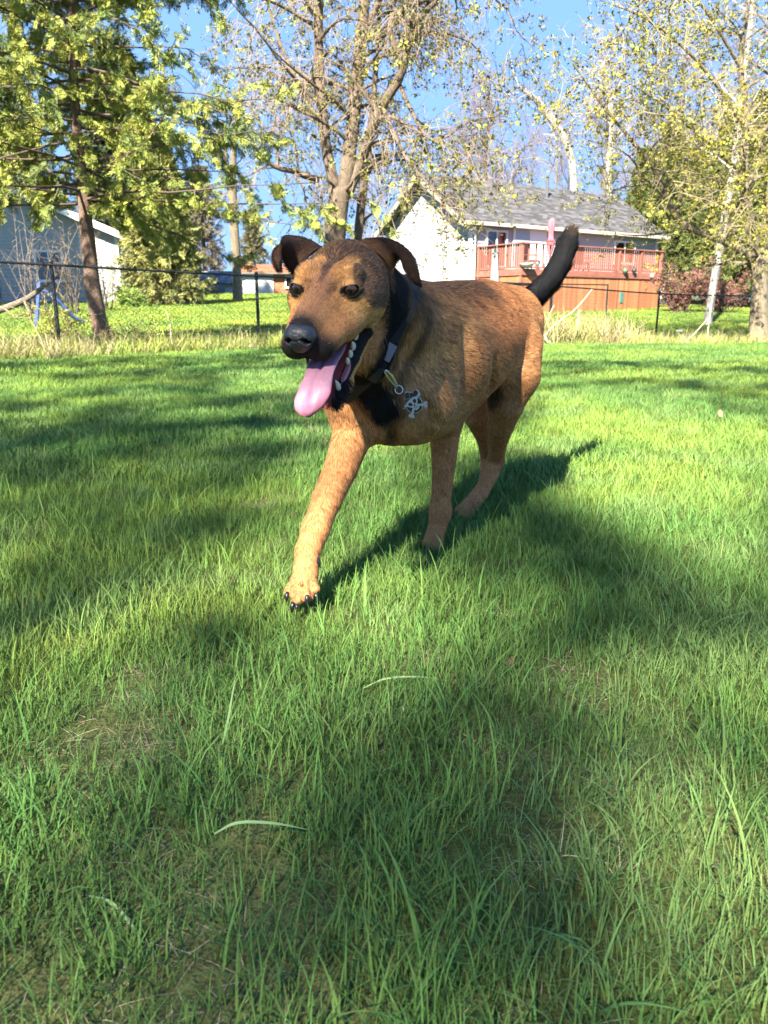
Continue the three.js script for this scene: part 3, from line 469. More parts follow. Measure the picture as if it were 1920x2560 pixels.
{
  const kinds = [bareTree(11, 4.5, 501, 0.16), bareTree(13, 4, 733, 0.15), bareTree(9, 5, 977, 0.13), bareTree(12, 3.4, 1201, 0.12)];
  const greyB = bark(0.36, 0.31, 0.25), brownB = bark(0.22, 0.17, 0.13), paleB = bark(0.66, 0.63, 0.58, birchTex), twig = mat(0.20, 0.145, 0.14, 0.95), twig2 = mat(0.25, 0.175, 0.16, 0.95);
  const spots = []; const keep = seed; seed = 4242;
  for (let i = 0; i < 25; i++) spots.push([rr(1100, 1960), rr(42, 66), 'wood']);
  for (let i = 0; i < 12; i++) spots.push([rr(420, 1060), rr(58, 84), 'left']);
  for (let i = 0; i < 5; i++) spots.push([rr(-100, 420), rr(50, 70), 'far']);
  seed = keep;
  const L = { wood: ['bare grey tree in the wood behind the white house and evergreens', 'bare trees in the wood behind the white house'], left: ['bare pinkish-brown tree far beyond the left lawn and brick house', 'bare trees far beyond the left lawn'], far: ['bare tree far behind the grey house on the left', 'bare trees behind the grey house'] };
  spots.forEach(([x, D, w], i) => {
    const k = kinds[i % 4], p = W(x, 740, D), t = thing('bare_tree', L[w][0], 'tree', [p.x, groundH(p.x, p.z), p.z], i * 1.7, L[w][1]); const s = w === 'left' ? 0.62 + 0.3 * hash2(i, 3) : 0.85 + 0.35 * hash2(i, 5); t.scale.set(s, s, s);
    part('trunk', k.trunk, w === 'wood' && i % 5 === 0 ? paleB : i % 2 ? greyB : brownB, t); part('branches', k.mid, i % 2 ? greyB : brownB, t, 'stuff'); part('twigs', k.fine, i % 3 ? twig : twig2, t, 'stuff');
  });
  // tall pale double trunk beyond the left lawn
  const b = thing('bare_tree', 'tall pale double-stemmed bare trunk beyond the left lawn, beside the brick house', 'tree');
  const a1 = roots(limbPx([[594, 742, 34, 24.0], [590, 640, 34, 22.4], [584, 540, 34, 22.4], [582, 440, 34, 17.6], [588, 330, 34, 12.8], [600, 200, 34, 6.4]], 16)), a2 = limbPx([[588, 560, 34, 14.4], [574, 470, 34, 12.8], [566, 400, 34, 11.2], [556, 300, 34, 6.4]], 10);
  part('trunk', tube(a1.pts, a1.rad, 10), bark(0.42, 0.36, 0.25), b); part('limb', tube(a2.pts, a2.rad, 8), bark(0.42, 0.36, 0.25), b);
  const mids = [], fine = []; for (const q of [a1, a2]) for (let i = 0; i < 14; i++) { const a = along(q, rr(0.4, 1)), m = bough(a.p, outward(a.d, 0.6).add(V(0, 0.3, 0)), rr(0.8, 2.2), 0.03, 5, 0.2, 0); mids.push(m); for (let j = 0; j < 8; j++) { const c = along(m, rr(0.2, 1)); fine.push(bough(c.p, outward(c.d, 0.6), rr(0.4, 0.9), 0.009, 3, 0.2, 0)); } }
  part('branches', tubes(mids, 4), greyB, b, 'stuff'); part('twigs', tubes(fine, 3), twig2, b, 'stuff');
}
// ---------------------------------------------------------------- bushes and saplings
function bush(name, label, [x, y, D], hgt, rad, stems, color, leafC, n, leafS) {
  const p = W(x, y, D), o = thing(name, label, 'bush', [p.x, groundH(p.x, p.z), p.z]), st = [], fine = [], lv = [];
  for (let i = 0; i < stems; i++) { const a = rr(0, 6.28), q = bough(V(rr(-0.3, 0.3) * rad, -0.05, rr(-0.3, 0.3) * rad), V(Math.cos(a) * rad / hgt, 1, Math.sin(a) * rad / hgt), hgt * rr(0.6, 1.05), 0.018, 6, 0.14, 0); st.push(q); for (let j = 0; j < 9; j++) { const c = along(q, rr(0.2, 1)), w = bough(c.p, outward(c.d, 0.6), rr(0.2, 0.6), 0.007, 3, 0.25, 0); fine.push(w); if (n) for (let k = 0; k < n; k++) lv.push(leafItem(along(w, rr(0, 1)).p, rr(...leafS), tint(leafC, 0.35))); } }
  part('stems', tubes(st, 4), mat(...color), o, 'stuff'); part('twigs', tubes(fine, 3), mat(...color), o, 'stuff'); if (lv.length) mass('leaves', LEAF[0], leafMat(), lv, o);
}
bush('reddish_bush', 'reddish-brown bush with dead leaves right of the deck, below the evergreens', [1700, 772, 31], 2.1, 0.9, 40, [0.13, 0.07, 0.055], [0.20, 0.085, 0.06], 2, [0.06, 0.13]);
bush('reddish_bush', 'reddish-brown bush with dead leaves between the leaning birch and the forked tree', [1800, 772, 31], 1.9, 1.1, 40, [0.13, 0.07, 0.055], [0.20, 0.085, 0.06], 2, [0.06, 0.13]);
bush('bare_shrub', 'thin bare shrub in front of the grey house wall left of the cedar trunk', [95, 770, 22], 3.2, 0.9, 14, [0.20, 0.16, 0.13], [0.2, 0.2, 0.05], 0, [0.05, 0.1]);
bush('bare_shrub', 'thin bare shrub before the grey house, just left of the cedar trunk', [190, 765, 23], 2.6, 0.8, 14, [0.17, 0.13, 0.10], [0.2, 0.13, 0.05], 1, [0.03, 0.07]);
bush('bare_shrub', 'slender bare shrub in front of the sunlit white wall right of the cedar trunk', [262, 755, 25], 2.2, 0.6, 10, [0.13, 0.10, 0.08], [0.2, 0.13, 0.05], 0, [0.03, 0.07]);
bush('leafy_shrub', 'low bright green shrub at the foot of the spruce', [330, 745, 27], 0.55, 0.7, 22, [0.14, 0.16, 0.05], [0.20, 0.30, 0.04], 4, [0.05, 0.1]);
bush('leafy_shrub', 'low yellow-green shrub leaning through the fence beside the left post', [140, 850, 10.6], 0.75, 0.35, 9, [0.3, 0.27, 0.1], [0.36, 0.36, 0.06], 2, [0.03, 0.06]);
bush('leafy_shrub', 'low yellow-green shrub at the fence midway between cedar trunk and post', [345, 870, 11.2], 0.5, 0.35, 8, [0.3, 0.25, 0.12], [0.32, 0.34, 0.06], 2, [0.025, 0.05]);
// fallen grey branch by the fence, and dry stalks leaning there
{
  const o = thing('fallen_branch', 'grey fallen branch leaning behind the fence at the left picture edge', 'branch');
  const a = limbPx([[-60, 790, 12.2, 18.2], [20, 768, 12.2, 16.8], [70, 745, 12.2, 14.0], [115, 712, 12.2, 9.8], [146, 690, 12.2, 4.2]], 12), b = limbPx([[60, 752, 12.2, 7.0], [72, 780, 12, 5.6], [84, 815, 11.9, 3.5]], 6), c = limbPx([[10, 770, 12.2, 6.3], [40, 790, 12, 4.9], [80, 776, 12, 2.8]], 6);
  part('stem', tube(a.pts, a.rad, 8), bark(0.42, 0.36, 0.27), o); for (const q of [b, c]) part('side_shoot', tube(q.pts, q.rad, 6), bark(0.45, 0.38, 0.28), o);
}
[['pale dry stalk bent sharply beside the dog\'s rump', [[1392, 868, 13.2, 5.4], [1362, 845, 13.2, 5.4], [1388, 812, 13.5, 4.2], [1440, 772, 14, 3.6], [1480, 724, 14.4, 2.4]]], ['thin dry stalk standing straight just right of the dog\'s rump', [[1356, 838, 14, 2.4], [1372, 790, 14, 2.4], [1386, 762, 14, 1.8]]], ['dry stalk leaning in the tall straw between the dog and the fence post', [[1432, 876, 13.4, 4.2], [1442, 820, 13.4, 3.6], [1450, 775, 13.4, 2.4]]], ['white dry stick leaning towards the right fence post', [[1712, 858, 15.2, 2.4], [1738, 832, 15.4, 3.0], [1768, 798, 15.8, 1.8]]], ['upright pale stalk just left of the right fence post', [[1766, 862, 15.6, 3.0], [1776, 780, 15.8, 3.0], [1790, 690, 16, 1.8]]], ['dry curled stalk with seed head beside the left lawn edge', [[432, 884, 11.2, 3.6], [428, 845, 11.3, 5.4], [424, 800, 11.6, 3.0], [412, 775, 11.8, 1.8]]]].forEach(([label, l]) => { const b = limbPx(l, 10); tag(part('dry_stalk', tube(b.pts, b.rad, 6), mat(0.52, 0.42, 0.26, 0.9), scene), label, 'stalk'); });
{ const p = W(1702, 790, 22), g = new THREE.IcosahedronGeometry(0.075, 3), P = g.attributes.position; for (let i = 0; i < P.count; i++) { const v = V(P.getX(i), P.getY(i), P.getZ(i)), k = 1 + 0.5 * (noise3(v, 9) - 0.5); P.setXYZ(i, v.x * k * 1.3, v.y * k * 0.7, v.z * k); } g.computeVertexNormals(); const m = tag(part('white_stone', g, mat(0.62, 0.62, 0.58), scene), 'small white stone on the grass behind the right fence', 'stone'); m.position.set(p.x, groundH(p.x, p.z) + 0.06, p.z); }
// ---------------------------------------------------------------- the broadleaf trees behind the camera whose crowns shade the lawn
{
  const inside = (poly, x, y) => { let c = false; for (let i = 0, j = poly.length - 1; i < poly.length; j = i++) { const [a, b] = poly[i], [e, f] = poly[j]; if (b > y !== f > y && x < ((e - a) * (y - b)) / (f - b) + a) c = !c; } return c; };
  const gaps = [[[700, 1420], [850, 1375], [1000, 1395], [1130, 1440], [1265, 1500], [1270, 1640], [1190, 1690], [950, 1705], [770, 1660], [690, 1560]],
    [[1330, 985], [1500, 962], [1700, 1000], [1960, 1050], [1960, 1430], [1830, 1450], [1700, 1385], [1560, 1340], [1450, 1280], [1365, 1190], [1315, 1085]],
    [[1760, 1650], [1960, 1590], [1960, 1960], [1830, 1930], [1785, 1800]], [[-80, 955], [150, 950], [170, 1010], [-80, 1020]], [[560, 930], [790, 925], [770, 985], [560, 1000]], [[880, 1095], [1010, 1100], [1000, 1160], [880, 1160]],
    [[1150, 860], [1960, 860], [1960, 912], [1150, 908]], [[1480, 935], [1760, 930], [1740, 955], [1480, 958]], [[-100, 860], [640, 860], [640, 893], [-100, 903]]];
  const dark = [[[1060, 1330], [1330, 1200], [1480, 1330], [1940, 1500], [1940, 1610], [1500, 1640], [1290, 1570], [1285, 1450], [1130, 1400]], [[1000, 1725], [1250, 1705], [1420, 1900], [1500, 2200], [1300, 2600], [400, 2600], [520, 2200], [800, 1900]], [[-60, 1030], [700, 965], [680, 1330], [300, 1480], [-60, 1540]]];
  const trees = [[-6.6, 3.4, 5.2], [-2.6, 8.2, 6], [2.6, 9.5, 5.6], [-8.5, -1.5, 5]].map(([x, z, h], i) => {
    const o = thing('shade_tree', ['broadleaf tree standing left of the photographer, shading the left lawn', 'broadleaf tree straight behind the photographer, shading the dog', 'broadleaf tree behind the photographer to the right, shading the foreground', 'broadleaf tree left of the lawn near the fence, shading its far left part'][i], 'tree', [0, 0, 0]);
    const t = bough(V(x, -0.2, z), V(0.02, 1, 0.02), h, 0.16, 8, 0.04, 0.05); part('trunk', tube(t.pts, t.rad.map((r) => Math.max(r, 0.05)), 10), bark(0.25, 0.2, 0.15), o);
    return { o, t, items: [], mids: [] };
  });
  for (let k = 0; k < 26000; k++) {
    const D = rnd() < 0.3 ? rr(-0.6, 3.2) : rr(3.2, 11.6), x = rr(-1, 1) * (0.56 * Math.max(D, 0) + 1.3), p = V(x, 0, -D);
    let keep = 1;
    if (D > 0.35) {
      const [px, py] = toPx(p); if (gaps.some((g) => inside(g, px, py))) continue;
      if (D > 3.2) keep = 0.42 + 0.6 * sstep(0.32, 0.6, fbm2(x * 0.9 + 3, D * 0.9 + 8)); if (px > 1180 && D > 3.4) keep *= 0.6;
    }
    const dk = D > 0.35 && dark.some((g) => inside(g, ...toPx(V(x, 0, -D)))); const onDog = D > 1.75 && D < 3.2 && x > 0.12 && x < 1.15; if (rnd() > keep * (dk ? (D < 3.2 ? 0.36 : 0.22) : onDog ? 0.3 : D < 1.1 ? 0.11 : D < 3.2 ? 0.13 : 0.17)) continue;
    const t = rr(5.2, 9) / SUN.y, c = p.addScaledVector(SUN, t); let best = trees[0], bd = 1e9; for (const q of trees) { const e = Math.hypot(q.t.pts[8].x - c.x, q.t.pts[8].z - c.z); if (e < bd) { bd = e; best = q; } }
    best.items.push(leafItem(c, D < 3.2 ? rr(0.09, 0.15) : rr(0.15, 0.26), tint([0.09, 0.12, 0.03], 0.3))); if (best.items.length % 90 === 0) { const a = along(best.t, rr(0.55, 1)); best.mids.push({ pts: [a.p, a.p.clone().lerp(c, 0.5).add(V(0, 0.25, 0)), c.clone()], rad: [0.05, 0.03, 0.008] }); }
  }
  for (const q of trees) { if (q.mids.length) part('branches', tubes(q.mids, 5), bark(0.25, 0.2, 0.15), q.o, 'stuff'); mass('leaves', LEAF[0], leafMat(), q.items, q.o); console.log('shade', q.items.length); }
}
// ---------------------------------------------------------------- grass, thatch, tall weeds
function tuft(n, rad, h0, h1, w, bend, segs, s0) {
  const pos = [], idx = [], nor = [], keep = seed; seed = s0;
  for (let i = 0; i < n; i++) {
    const a = rr(0, 6.28), d = Math.sqrt(rnd()) * rad, x0 = Math.cos(a) * d, z0 = Math.sin(a) * d, b = rr(0, 6.28), bx = Math.cos(b), bz = Math.sin(b), h = rr(h0, h1), ww = w * rr(0.6, 1.2), bn = bend * rr(0.1, 1.2), k = pos.length / 3, tw = b + Math.PI / 2 + rr(-0.5, 0.5), sx = Math.cos(tw), sz = Math.sin(tw);
    for (let j = 0; j <= segs; j++) {
      const t = j / segs, out = h * bn * t * t, y = h * t * (1 - 0.35 * bn * t * t), wd = (ww / 2) * (1 - t * t * 0.96), x = x0 + bx * out + bx * 0.08 * h * t, z = z0 + bz * out + bz * 0.08 * h * t;
      pos.push(x - sx * wd, y, z - sz * wd, x + sx * wd, y, z + sz * wd);
      if (j) { const q = k + 2 * j - 2; idx.push(q, q + 1, q + 2, q + 1, q + 3, q + 2); }
    }
  }
  seed = keep; return geo(pos, idx);
}
{
  const lawn = thing('lawn_grass', 'green spring grass of the lawn', 'grass'); lawn.userData.kind = 'stuff';
  const bladeM = () => new THREE.MeshPhysicalMaterial({ roughness: 0.8, specularIntensity: 0.35, side: THREE.DoubleSide });
  const G1 = [tuft(15, 0.045, 0.025, 0.065, 0.0021, 0.6, 4, 71), tuft(13, 0.05, 0.03, 0.08, 0.0025, 0.8, 4, 72), tuft(24, 0.045, 0.015, 0.05, 0.0014, 0.9, 3, 73), tuft(3, 0.04, 0.07, 0.13, 0.0036, 1.1, 6, 74)];
  const G2 = [tuft(26, 0.06, 0.03, 0.065, 0.0036, 0.6, 3, 81), tuft(24, 0.06, 0.035, 0.08, 0.0038, 0.7, 3, 82)], G3 = [tuft(34, 0.11, 0.03, 0.06, 0.006, 0.6, 2, 91), tuft(30, 0.11, 0.035, 0.07, 0.007, 0.7, 2, 92)], G4 = [tuft(40, 0.22, 0.03, 0.06, 0.012, 0.7, 2, 95)];
  const TH = [tuft(20, 0.07, 0.03, 0.075, 0.0018, 1.5, 4, 98)];
  const buckets = new Map(), put = (g, it) => { if (!buckets.has(g)) buckets.set(g, []); buckets.get(g).push(it); };
  const green = (x, z, sun) => { const n = fbm2(x * 1.1 + 9, z * 1.1 + 4), m = noise2(x * 5, z * 5), k = rr(0.7, 1.3); const a = [0.092, 0.185, 0.042], b = [0.17, 0.265, 0.048], c = [0.14, 0.23, 0.068], t = sstep(0.35, 0.65, n), u = m < 0.35 ? 1 : 0; const q = a.map((v, i) => lerp(lerp(v, b[i], t), c[i], u * 0.7)); return new THREE.Color().setRGB(q[0] * k * rr(0.85, 1.2), q[1] * k, q[2] * k); };
  const straw = () => { const k = rr(0.5, 1.1); return new THREE.Color().setRGB(0.52 * k, 0.43 * k, 0.26 * k); };
  const place = (D0, D1, dens, side, fn) => {                       // scatter inside the wedge that the picture can see, with a margin
    const wid = (D) => 0.54 * D + side, total = ((wid(D0) + wid(D1)) * (D1 - D0)) | 0, n = Math.round(total * dens);
    for (let i = 0; i < n; i++) { const D = D0 + (D1 - D0) * rnd(), x = rr(-1, 1) * wid(D1); if (Math.abs(x) > wid(D)) continue; fn(x, -D); }
  };
  const thatchAt = (x, z) => fbm2(x * 5.5 + 50, z * 5.5);
  const item = (x, z, s, c, sy = 1) => { const q = new THREE.Quaternion().setFromEuler(new THREE.Euler(rr(-0.16, 0.16), rr(0, 6.28), rr(-0.16, 0.16))); return { m: M4().compose(V(x, groundH(x, z) - 0.004, z), q, V(s, s * sy, s)), c }; };
  // density and height follow the worn, thatchy patches
  place(0.15, 2.6, 2500, 0.7, (x, z) => { const t = thatchAt(x, z), thin = sstep(0.62, 0.76, t); if (rnd() < thin * 0.22) return; const r = rnd(); put(G1[r < 0.3 ? 0 : r < 0.48 ? 1 : r < 0.975 ? 2 : 3], item(x, z, rr(0.7, 1.2) * (1 - 0.35 * thin), green(x, z), rr(0.8, 1.15))); });
  place(0.15, 2.8, 480, 0.7, (x, z) => { const t = thatchAt(x, z), thin = sstep(0.56, 0.68, t); if (rnd() > 0.3 + thin) return; put(TH[0], item(x, z, rr(0.3, 0.75), straw(), rr(0.2, 0.5))); });
  place(2.6, 6.5, 760, 1, (x, z) => { const thin = 0; put(G2[rnd() < 0.5 ? 0 : 1], item(x, z, rr(0.75, 1.2), green(x, z))); });
  place(2.8, 6, 40, 1, (x, z) => { put(TH[0], item(x, z, rr(0.8, 1.6), straw(), rr(0.3, 0.7))); });
  place(6.5, 14.5, 230, 1.5, (x, z) => { put(G3[rnd() < 0.5 ? 0 : 1], item(x, z, rr(0.75, 1.15), green(x, z))); });
  place(14.5, 46, 36, 2, (x, z) => { const c = green(x, z); c.r *= 1.5; c.g *= 1.25; put(G4[0], item(x, z, rr(0.9, 1.6), c)); });
  for (const [g, list] of buckets) mass(TH.includes(g) ? 'dry_blades' : 'blades', g, bladeM(), list, lawn);
  console.log('grass', [...buckets.values()].map((b) => b.length).join(' '));
}
// tall straw and weeds along the fence
{
  const weeds = thing('dry_weeds', 'tall straw-coloured dry weeds along the fence', 'weeds'); weeds.userData.kind = 'stuff';
  const T = [tuft(16, 0.16, 0.25, 0.7, 0.009, 0.9, 4, 111), tuft(12, 0.14, 0.15, 0.5, 0.012, 1.4, 4, 112)], G = [tuft(20, 0.16, 0.08, 0.3, 0.012, 0.9, 3, 113)], items = [[], []], gr = [];
  const line = [[-420, 8.4], [0, 9.8], [125, 10.2], [640, 12.3], [1000, 14.6], [1175, 15.9], [1380, 17.2], [1650, 19.3], [1960, 21.2], [2500, 25]];
  const at = (px) => { let i = 0; while (i + 2 < line.length && line[i + 1][0] < px) i++; return lerp(line[i][1], line[i + 1][1], clamp((px - line[i][0]) / (line[i + 1][0] - line[i][0]))); };
  for (let k = 0; k < 6000; k++) {
    const px = rr(-300, 2300), fD = at(px), front = px > 1100 ? 13.1 + 0.002 * Math.max(0, px - 1300) : fD - 0.9, D = rr(front, fD + 0.8), den = px < 260 ? 0.55 : px < 620 ? 0.16 : px < 1150 ? 0.1 : px < 1560 ? 1 : 0.42;
    const u = (px - 960) / F, x = u * D * cT * 1.0 + 0, z = -D; if (rnd() > den) { if (rnd() < 0.4) gr.push(wItem(x, z, rr(0.6, 1.1), tint([0.22, 0.27, 0.05], 0.3))); continue; }
    const k2 = rr(0.55, 1.15), yel = rnd() < 0.42, hs = (px > 1150 && px < 1600 ? 1.15 : 0.62) * rr(0.6, 1.15);
    items[rnd() < 0.6 ? 0 : 1].push(wItem(x, z, hs, yel ? tint([0.30, 0.31, 0.07], 0.25) : new THREE.Color().setRGB(0.46 * k2, 0.375 * k2, 0.21 * k2)));
  }
  function wItem(x, z, s, c) { return { m: M4().compose(V(x, groundH(x, z) - 0.01, z), new THREE.Quaternion().setFromEuler(new THREE.Euler(rr(-0.25, 0.25), rr(0, 6.28), rr(-0.25, 0.25))), V(s, s, s)), c }; }
  mass('stems', T[0], leafMat(), items[0], weeds); mass('stems', T[1], leafMat(), items[1], weeds); mass('green_weeds', G[0], leafMat(), gr, weeds);
}
// single long blades and dead leaves that stand out in the foreground
for (const [label, l, w] of [['long pale grass blade arching to the right in front of the dog', [[905, 1722, 1.12], [960, 1698, 1.12], [1040, 1692, 1.13], [1125, 1702, 1.15]], 0.0032], ['long pale grass blade bent flat to the right in the left foreground', [[535, 2085, 0.72], [590, 2058, 0.72], [680, 2058, 0.725], [775, 2075, 0.73]], 0.0032], ['long pale grass blade drooping to the lower right near the left bottom corner', [[215, 2238, 0.66], [275, 2255, 0.65], [340, 2330, 0.62], [405, 2440, 0.59]], 0.0032], ['upright pale grass blade left of the middle foreground', [[550, 1885, 0.95], [570, 1800, 0.94], [588, 1690, 0.93]], 0.0034]]) {
  const pts = curve(l.map((a) => W(...a)), 16), pos = [], idx = [];
  pts.forEach((p, i) => { const t = (pts[i + 1] ?? p).clone().sub(pts[i - 1] ?? p).normalize(), s = V(0, 0.8, 0.6).cross(t).normalize(), u = t.clone().cross(s).normalize(), h = w * 0.5 * Math.sin(Math.PI * clamp(0.12 + 0.86 * (i / 16))); for (const [a, b] of [[-1, 0.25], [0, 0], [1, 0.25]]) { const q = p.clone().addScaledVector(s, a * h).addScaledVector(u, b * h); pos.push(q.x, q.y, q.z); } if (i) { const k = 3 * i - 3; for (const j of [0, 1]) idx.push(k + j, k + j + 1, k + j + 3, k + j + 1, k + j + 4, k + j + 3); } });
  tag(part('grass_blade', geo(pos, idx), mat(0.17, 0.28, 0.11, 0.8, { side: THREE.DoubleSide }), scene), label, 'grass blade');
}
for (const [label, x, y, D, c, s] of [['reddish-brown dead leaf standing in the grass right of the sunlit patch', 1270, 1662, 1.2, [0.16, 0.07, 0.055], 0.030], ['pale dry leaf lying in the grass at the right, beside the sunlit field', 1772, 1340, 2.0, [0.34, 0.23, 0.15], 0.035], ['tan dry leaf far right in the lawn, highest of the fallen leaves', 1800, 1035, 4.1, [0.26, 0.16, 0.10], 0.045], ['white dry curled leaf in the grass below the sunlit patch', 1005, 1785, 1.05, [0.4, 0.39, 0.34], 0.022]]) {
  const g = new THREE.PlaneGeometry(s * 0.6, s, 6, 8), P = g.attributes.position; for (let i = 0; i < P.count; i++) { const u = P.getX(i) / (s * 0.3), v = P.getY(i) / (s * 0.5); P.setX(i, P.getX(i) * Math.sqrt(Math.max(0.02, 1 - v * v)) * (1 + 0.2 * Math.sin(v * 9))); P.setZ(i, s * (0.16 * u * u + 0.12 * Math.sin(v * 2.4))); } g.computeVertexNormals(); g.rotateX(-0.7); g.rotateZ(rr(-0.6, 0.6)); const p = W(x, y, D);
  const m = tag(part('fallen_leaf', g, mat(...c, 0.9, { side: THREE.DoubleSide }), scene), label, 'leaf'); m.position.copy(p);
}
// ---------------------------------------------------------------- the dog
{
  const S = (px, py, D, r) => { const p = W(px, py, D); return { p, r: (r * depthOf(p)) / F }; };
  // head frame: +z along the muzzle, +y up, +x the dog's left
  const HS = 1.19, HO = W(826, 728, 1.38), HR = new THREE.Matrix4().makeRotationFromEuler(new THREE.Euler(THREE.MathUtils.degToRad(22.5), THREE.MathUtils.degToRad(-16), THREE.MathUtils.degToRad(-2), 'YXZ'));
  const headM = new THREE.Matrix4().makeTranslation(HO.x, HO.y, HO.z).multiply(HR).scale(V(HS, HS, HS)), headI = headM.clone().invert();
  const H = (x, y, z) => V(x, y, z).applyMatrix4(headM);
  const HN = (x, y, z) => V(x, y, z).transformDirection(headM);
  // lower jaw, closed coordinates opened about its hinge
  const BETA = THREE.MathUtils.degToRad(35), hy = -0.036, hz = -0.03;
  const J = (x, y, z) => { const a = y - hy, b = z - hz; return H(x, hy + a * Math.cos(BETA) - b * Math.sin(BETA), hz + b * Math.cos(BETA) + a * Math.sin(BETA)); };

  // ---- distance field
  const prims = [];
  let gid = 0;
  const cone = (A, B, k, g) => prims.push({ t: 0, a: A.p, b: B.p, ra: A.r, rb: B.r, k, g });
  const chain = (list, k) => { gid++; for (let i = 0; i + 1 < list.length; i++) cone(S(...list[i]), S(...list[i + 1]), k, gid); };
  const hc = (a, ra, b, rb, k) => prims.push({ t: 0, a, b, ra: ra * HS, rb: rb * HS, k });
  const hell = (c, r, k, ry = 0) => { const m = headM.clone().multiply(new THREE.Matrix4().makeTranslation(...c)).multiply(new THREE.Matrix4().makeRotationY(ry)).invert(); prims.push({ t: 1, m: m.elements, r, s: HS, c: H(...c), R: Math.max(...r) * HS, k }); };
  // trunk
  chain([[925, 1000, 1.74, 88], [1010, 960, 1.80, 118], [1082, 900, 1.93, 146], [1140, 872, 2.06, 140], [1205, 838, 2.20, 116], [1262, 820, 2.32, 92]], 0.06);
  chain([[1035, 806, 1.86, 96], [1110, 790, 2.0, 78], [1200, 776, 2.17, 66], [1278, 786, 2.32, 58]], 0.05);
  chain([[880, 985, 1.68, 66], [960, 1010, 1.69, 82], [1050, 1010, 1.78, 84]], 0.05);
  chain([[985, 1040, 1.74, 62], [1070, 1040, 1.86, 58], [1140, 985, 2.0, 54]], 0.05);
  // neck
  chain([[1020, 850, 1.84, 122], [975, 800, 1.70, 106], [915, 752, 1.56, 98]], 0.05);
  chain([[935, 950, 1.68, 84], [905, 880, 1.57, 66], [885, 830, 1.50, 60]], 0.05);
  // right fore leg, reaching
  chain([[872, 1000, 1.70, 54], [882, 1085, 1.69, 49], [852, 1172, 1.63, 41], [818, 1248, 1.57, 37], [789, 1322, 1.52, 31]], 0.03);
  chain([[789, 1322, 1.52, 31], [770, 1378, 1.49, 31], [764, 1432, 1.47, 31], [757, 1470, 1.45, 33]], 0.018);
  // left fore leg, planted
  chain([[1088, 985, 1.87, 66], [1112, 1070, 1.93, 40], [1110, 1150, 1.93, 30], [1104, 1228, 1.92, 24], [1101, 1280, 1.91, 25]], 0.03);
  chain([[1101, 1280, 1.91, 25], [1091, 1325, 1.90, 22], [1083, 1352, 1.87, 24]], 0.018);
  // left hind leg
  chain([[1276, 866, 2.22, 78], [1281, 940, 2.18, 66], [1265, 1010, 2.17, 45], [1252, 1062, 2.22, 33], [1243, 1112, 2.30, 23], [1239, 1152, 2.36, 20]], 0.022);
  chain([[1239, 1152, 2.36, 20], [1226, 1190, 2.33, 18], [1201, 1232, 2.27, 19], [1178, 1264, 2.22, 22], [1160, 1280, 2.17, 21]], 0.014);
  // right hind leg
  chain([[1190, 960, 2.36, 56], [1198, 1040, 2.36, 37], [1211, 1100, 2.42, 18], [1218, 1145, 2.47, 15]], 0.03);
  chain([[1218, 1145, 2.47, 15], [1213, 1195, 2.43, 14], [1208, 1232, 2.39, 16]], 0.012);
  // tail
  chain([[1298, 768, 2.34, 31], [1336, 742, 2.38, 27], [1373, 706, 2.42, 25], [1400, 662, 2.45, 24], [1415, 620, 2.47, 23], [1425, 590, 2.49, 17]], 0.02);
  // paws: toes
  for (const [x, y, D, r, x0, y0] of [[723, 1480, 1.432, 13, 740, 1452], [744, 1497, 1.412, 15, 750, 1458], [769, 1491, 1.416, 14, 765, 1458], [788, 1473, 1.437, 12, 776, 1452]]) cone(S(x0, y0, 1.455, 13), S(x, y, D, r), 0.005);
  cone(S(785, 1385, 1.49, 10), S(794, 1402, 1.485, 7), 0.006);
  for (const [x, y, D, r] of [[1064, 1358, 1.86, 10], [1076, 1366, 1.845, 11], [1090, 1366, 1.85, 11], [1101, 1358, 1.87, 10]]) cone(S(1084, 1346, 1.88, 14), S(x, y, D, r), 0.008);
  for (const [x, y, D, r] of [[1144, 1276, 2.16, 9], [1152, 1288, 2.14, 10], [1166, 1292, 2.14, 10], [1178, 1286, 2.16, 9]]) cone(S(1164, 1272, 2.19, 14), S(x, y, D, r), 0.008);
  // head
  const h0 = prims.length;
  hell([0, -0.011, -0.06], [0.059, 0.046, 0.078], 0.02);
  hc(H(0, -0.005, -0.075), 0.052, W(930, 770, 1.58), 0.062, 0.03);
  for (const s of [-1, 1]) {
    hell([s * 0.041, -0.022, -0.045], [0.030, 0.046, 0.05], 0.02);
    hell([s * 0.046, -0.014, -0.004], [0.022, 0.026, 0.03], 0.018);
    hell([s * 0.027, 0.026, -0.002], [0.024, 0.0165, 0.026], 0.016);
  }
  hc(H(0, -0.012, 0.0), 0.039, H(0, -0.021, 0.112), 0.0275, 0.022);
  hc(H(0, 0.010, 0.0), 0.022, H(0, -0.003, 0.124), 0.0165, 0.014);
  for (const s of [-1, 1]) {
    hc(H(s * 0.029, -0.028, 0.028), 0.024, H(s * 0.0185, -0.033, 0.113), 0.0195, 0.012);
    hc(H(s * 0.033, -0.037, 0.05), 0.017, H(s * 0.049, -0.034, -0.004), 0.014, 0.012);
    hell([s * 0.0385, 0.0115, 0.019], [0.0165, 0.0135, 0.0165], 0.009);
  }
  for (const s of [-1, 1]) {                                        // mandible, lip fold, throat
    hc(J(s * 0.044, -0.046, -0.035), 0.019, J(s * 0.031, -0.057, 0.05), 0.0115, 0.006);
    hc(J(s * 0.031, -0.057, 0.05), 0.0115, J(s * 0.015, -0.058, 0.115), 0.0105, 0.006);
    hc(H(s * 0.052, -0.036, -0.008), 0.0085, J(s * 0.0495, -0.047, 0.004), 0.0085, 0.008);
  }
  hc(J(0, -0.061, 0.0), 0.022, J(0, -0.061, 0.106), 0.0125, 0.010);
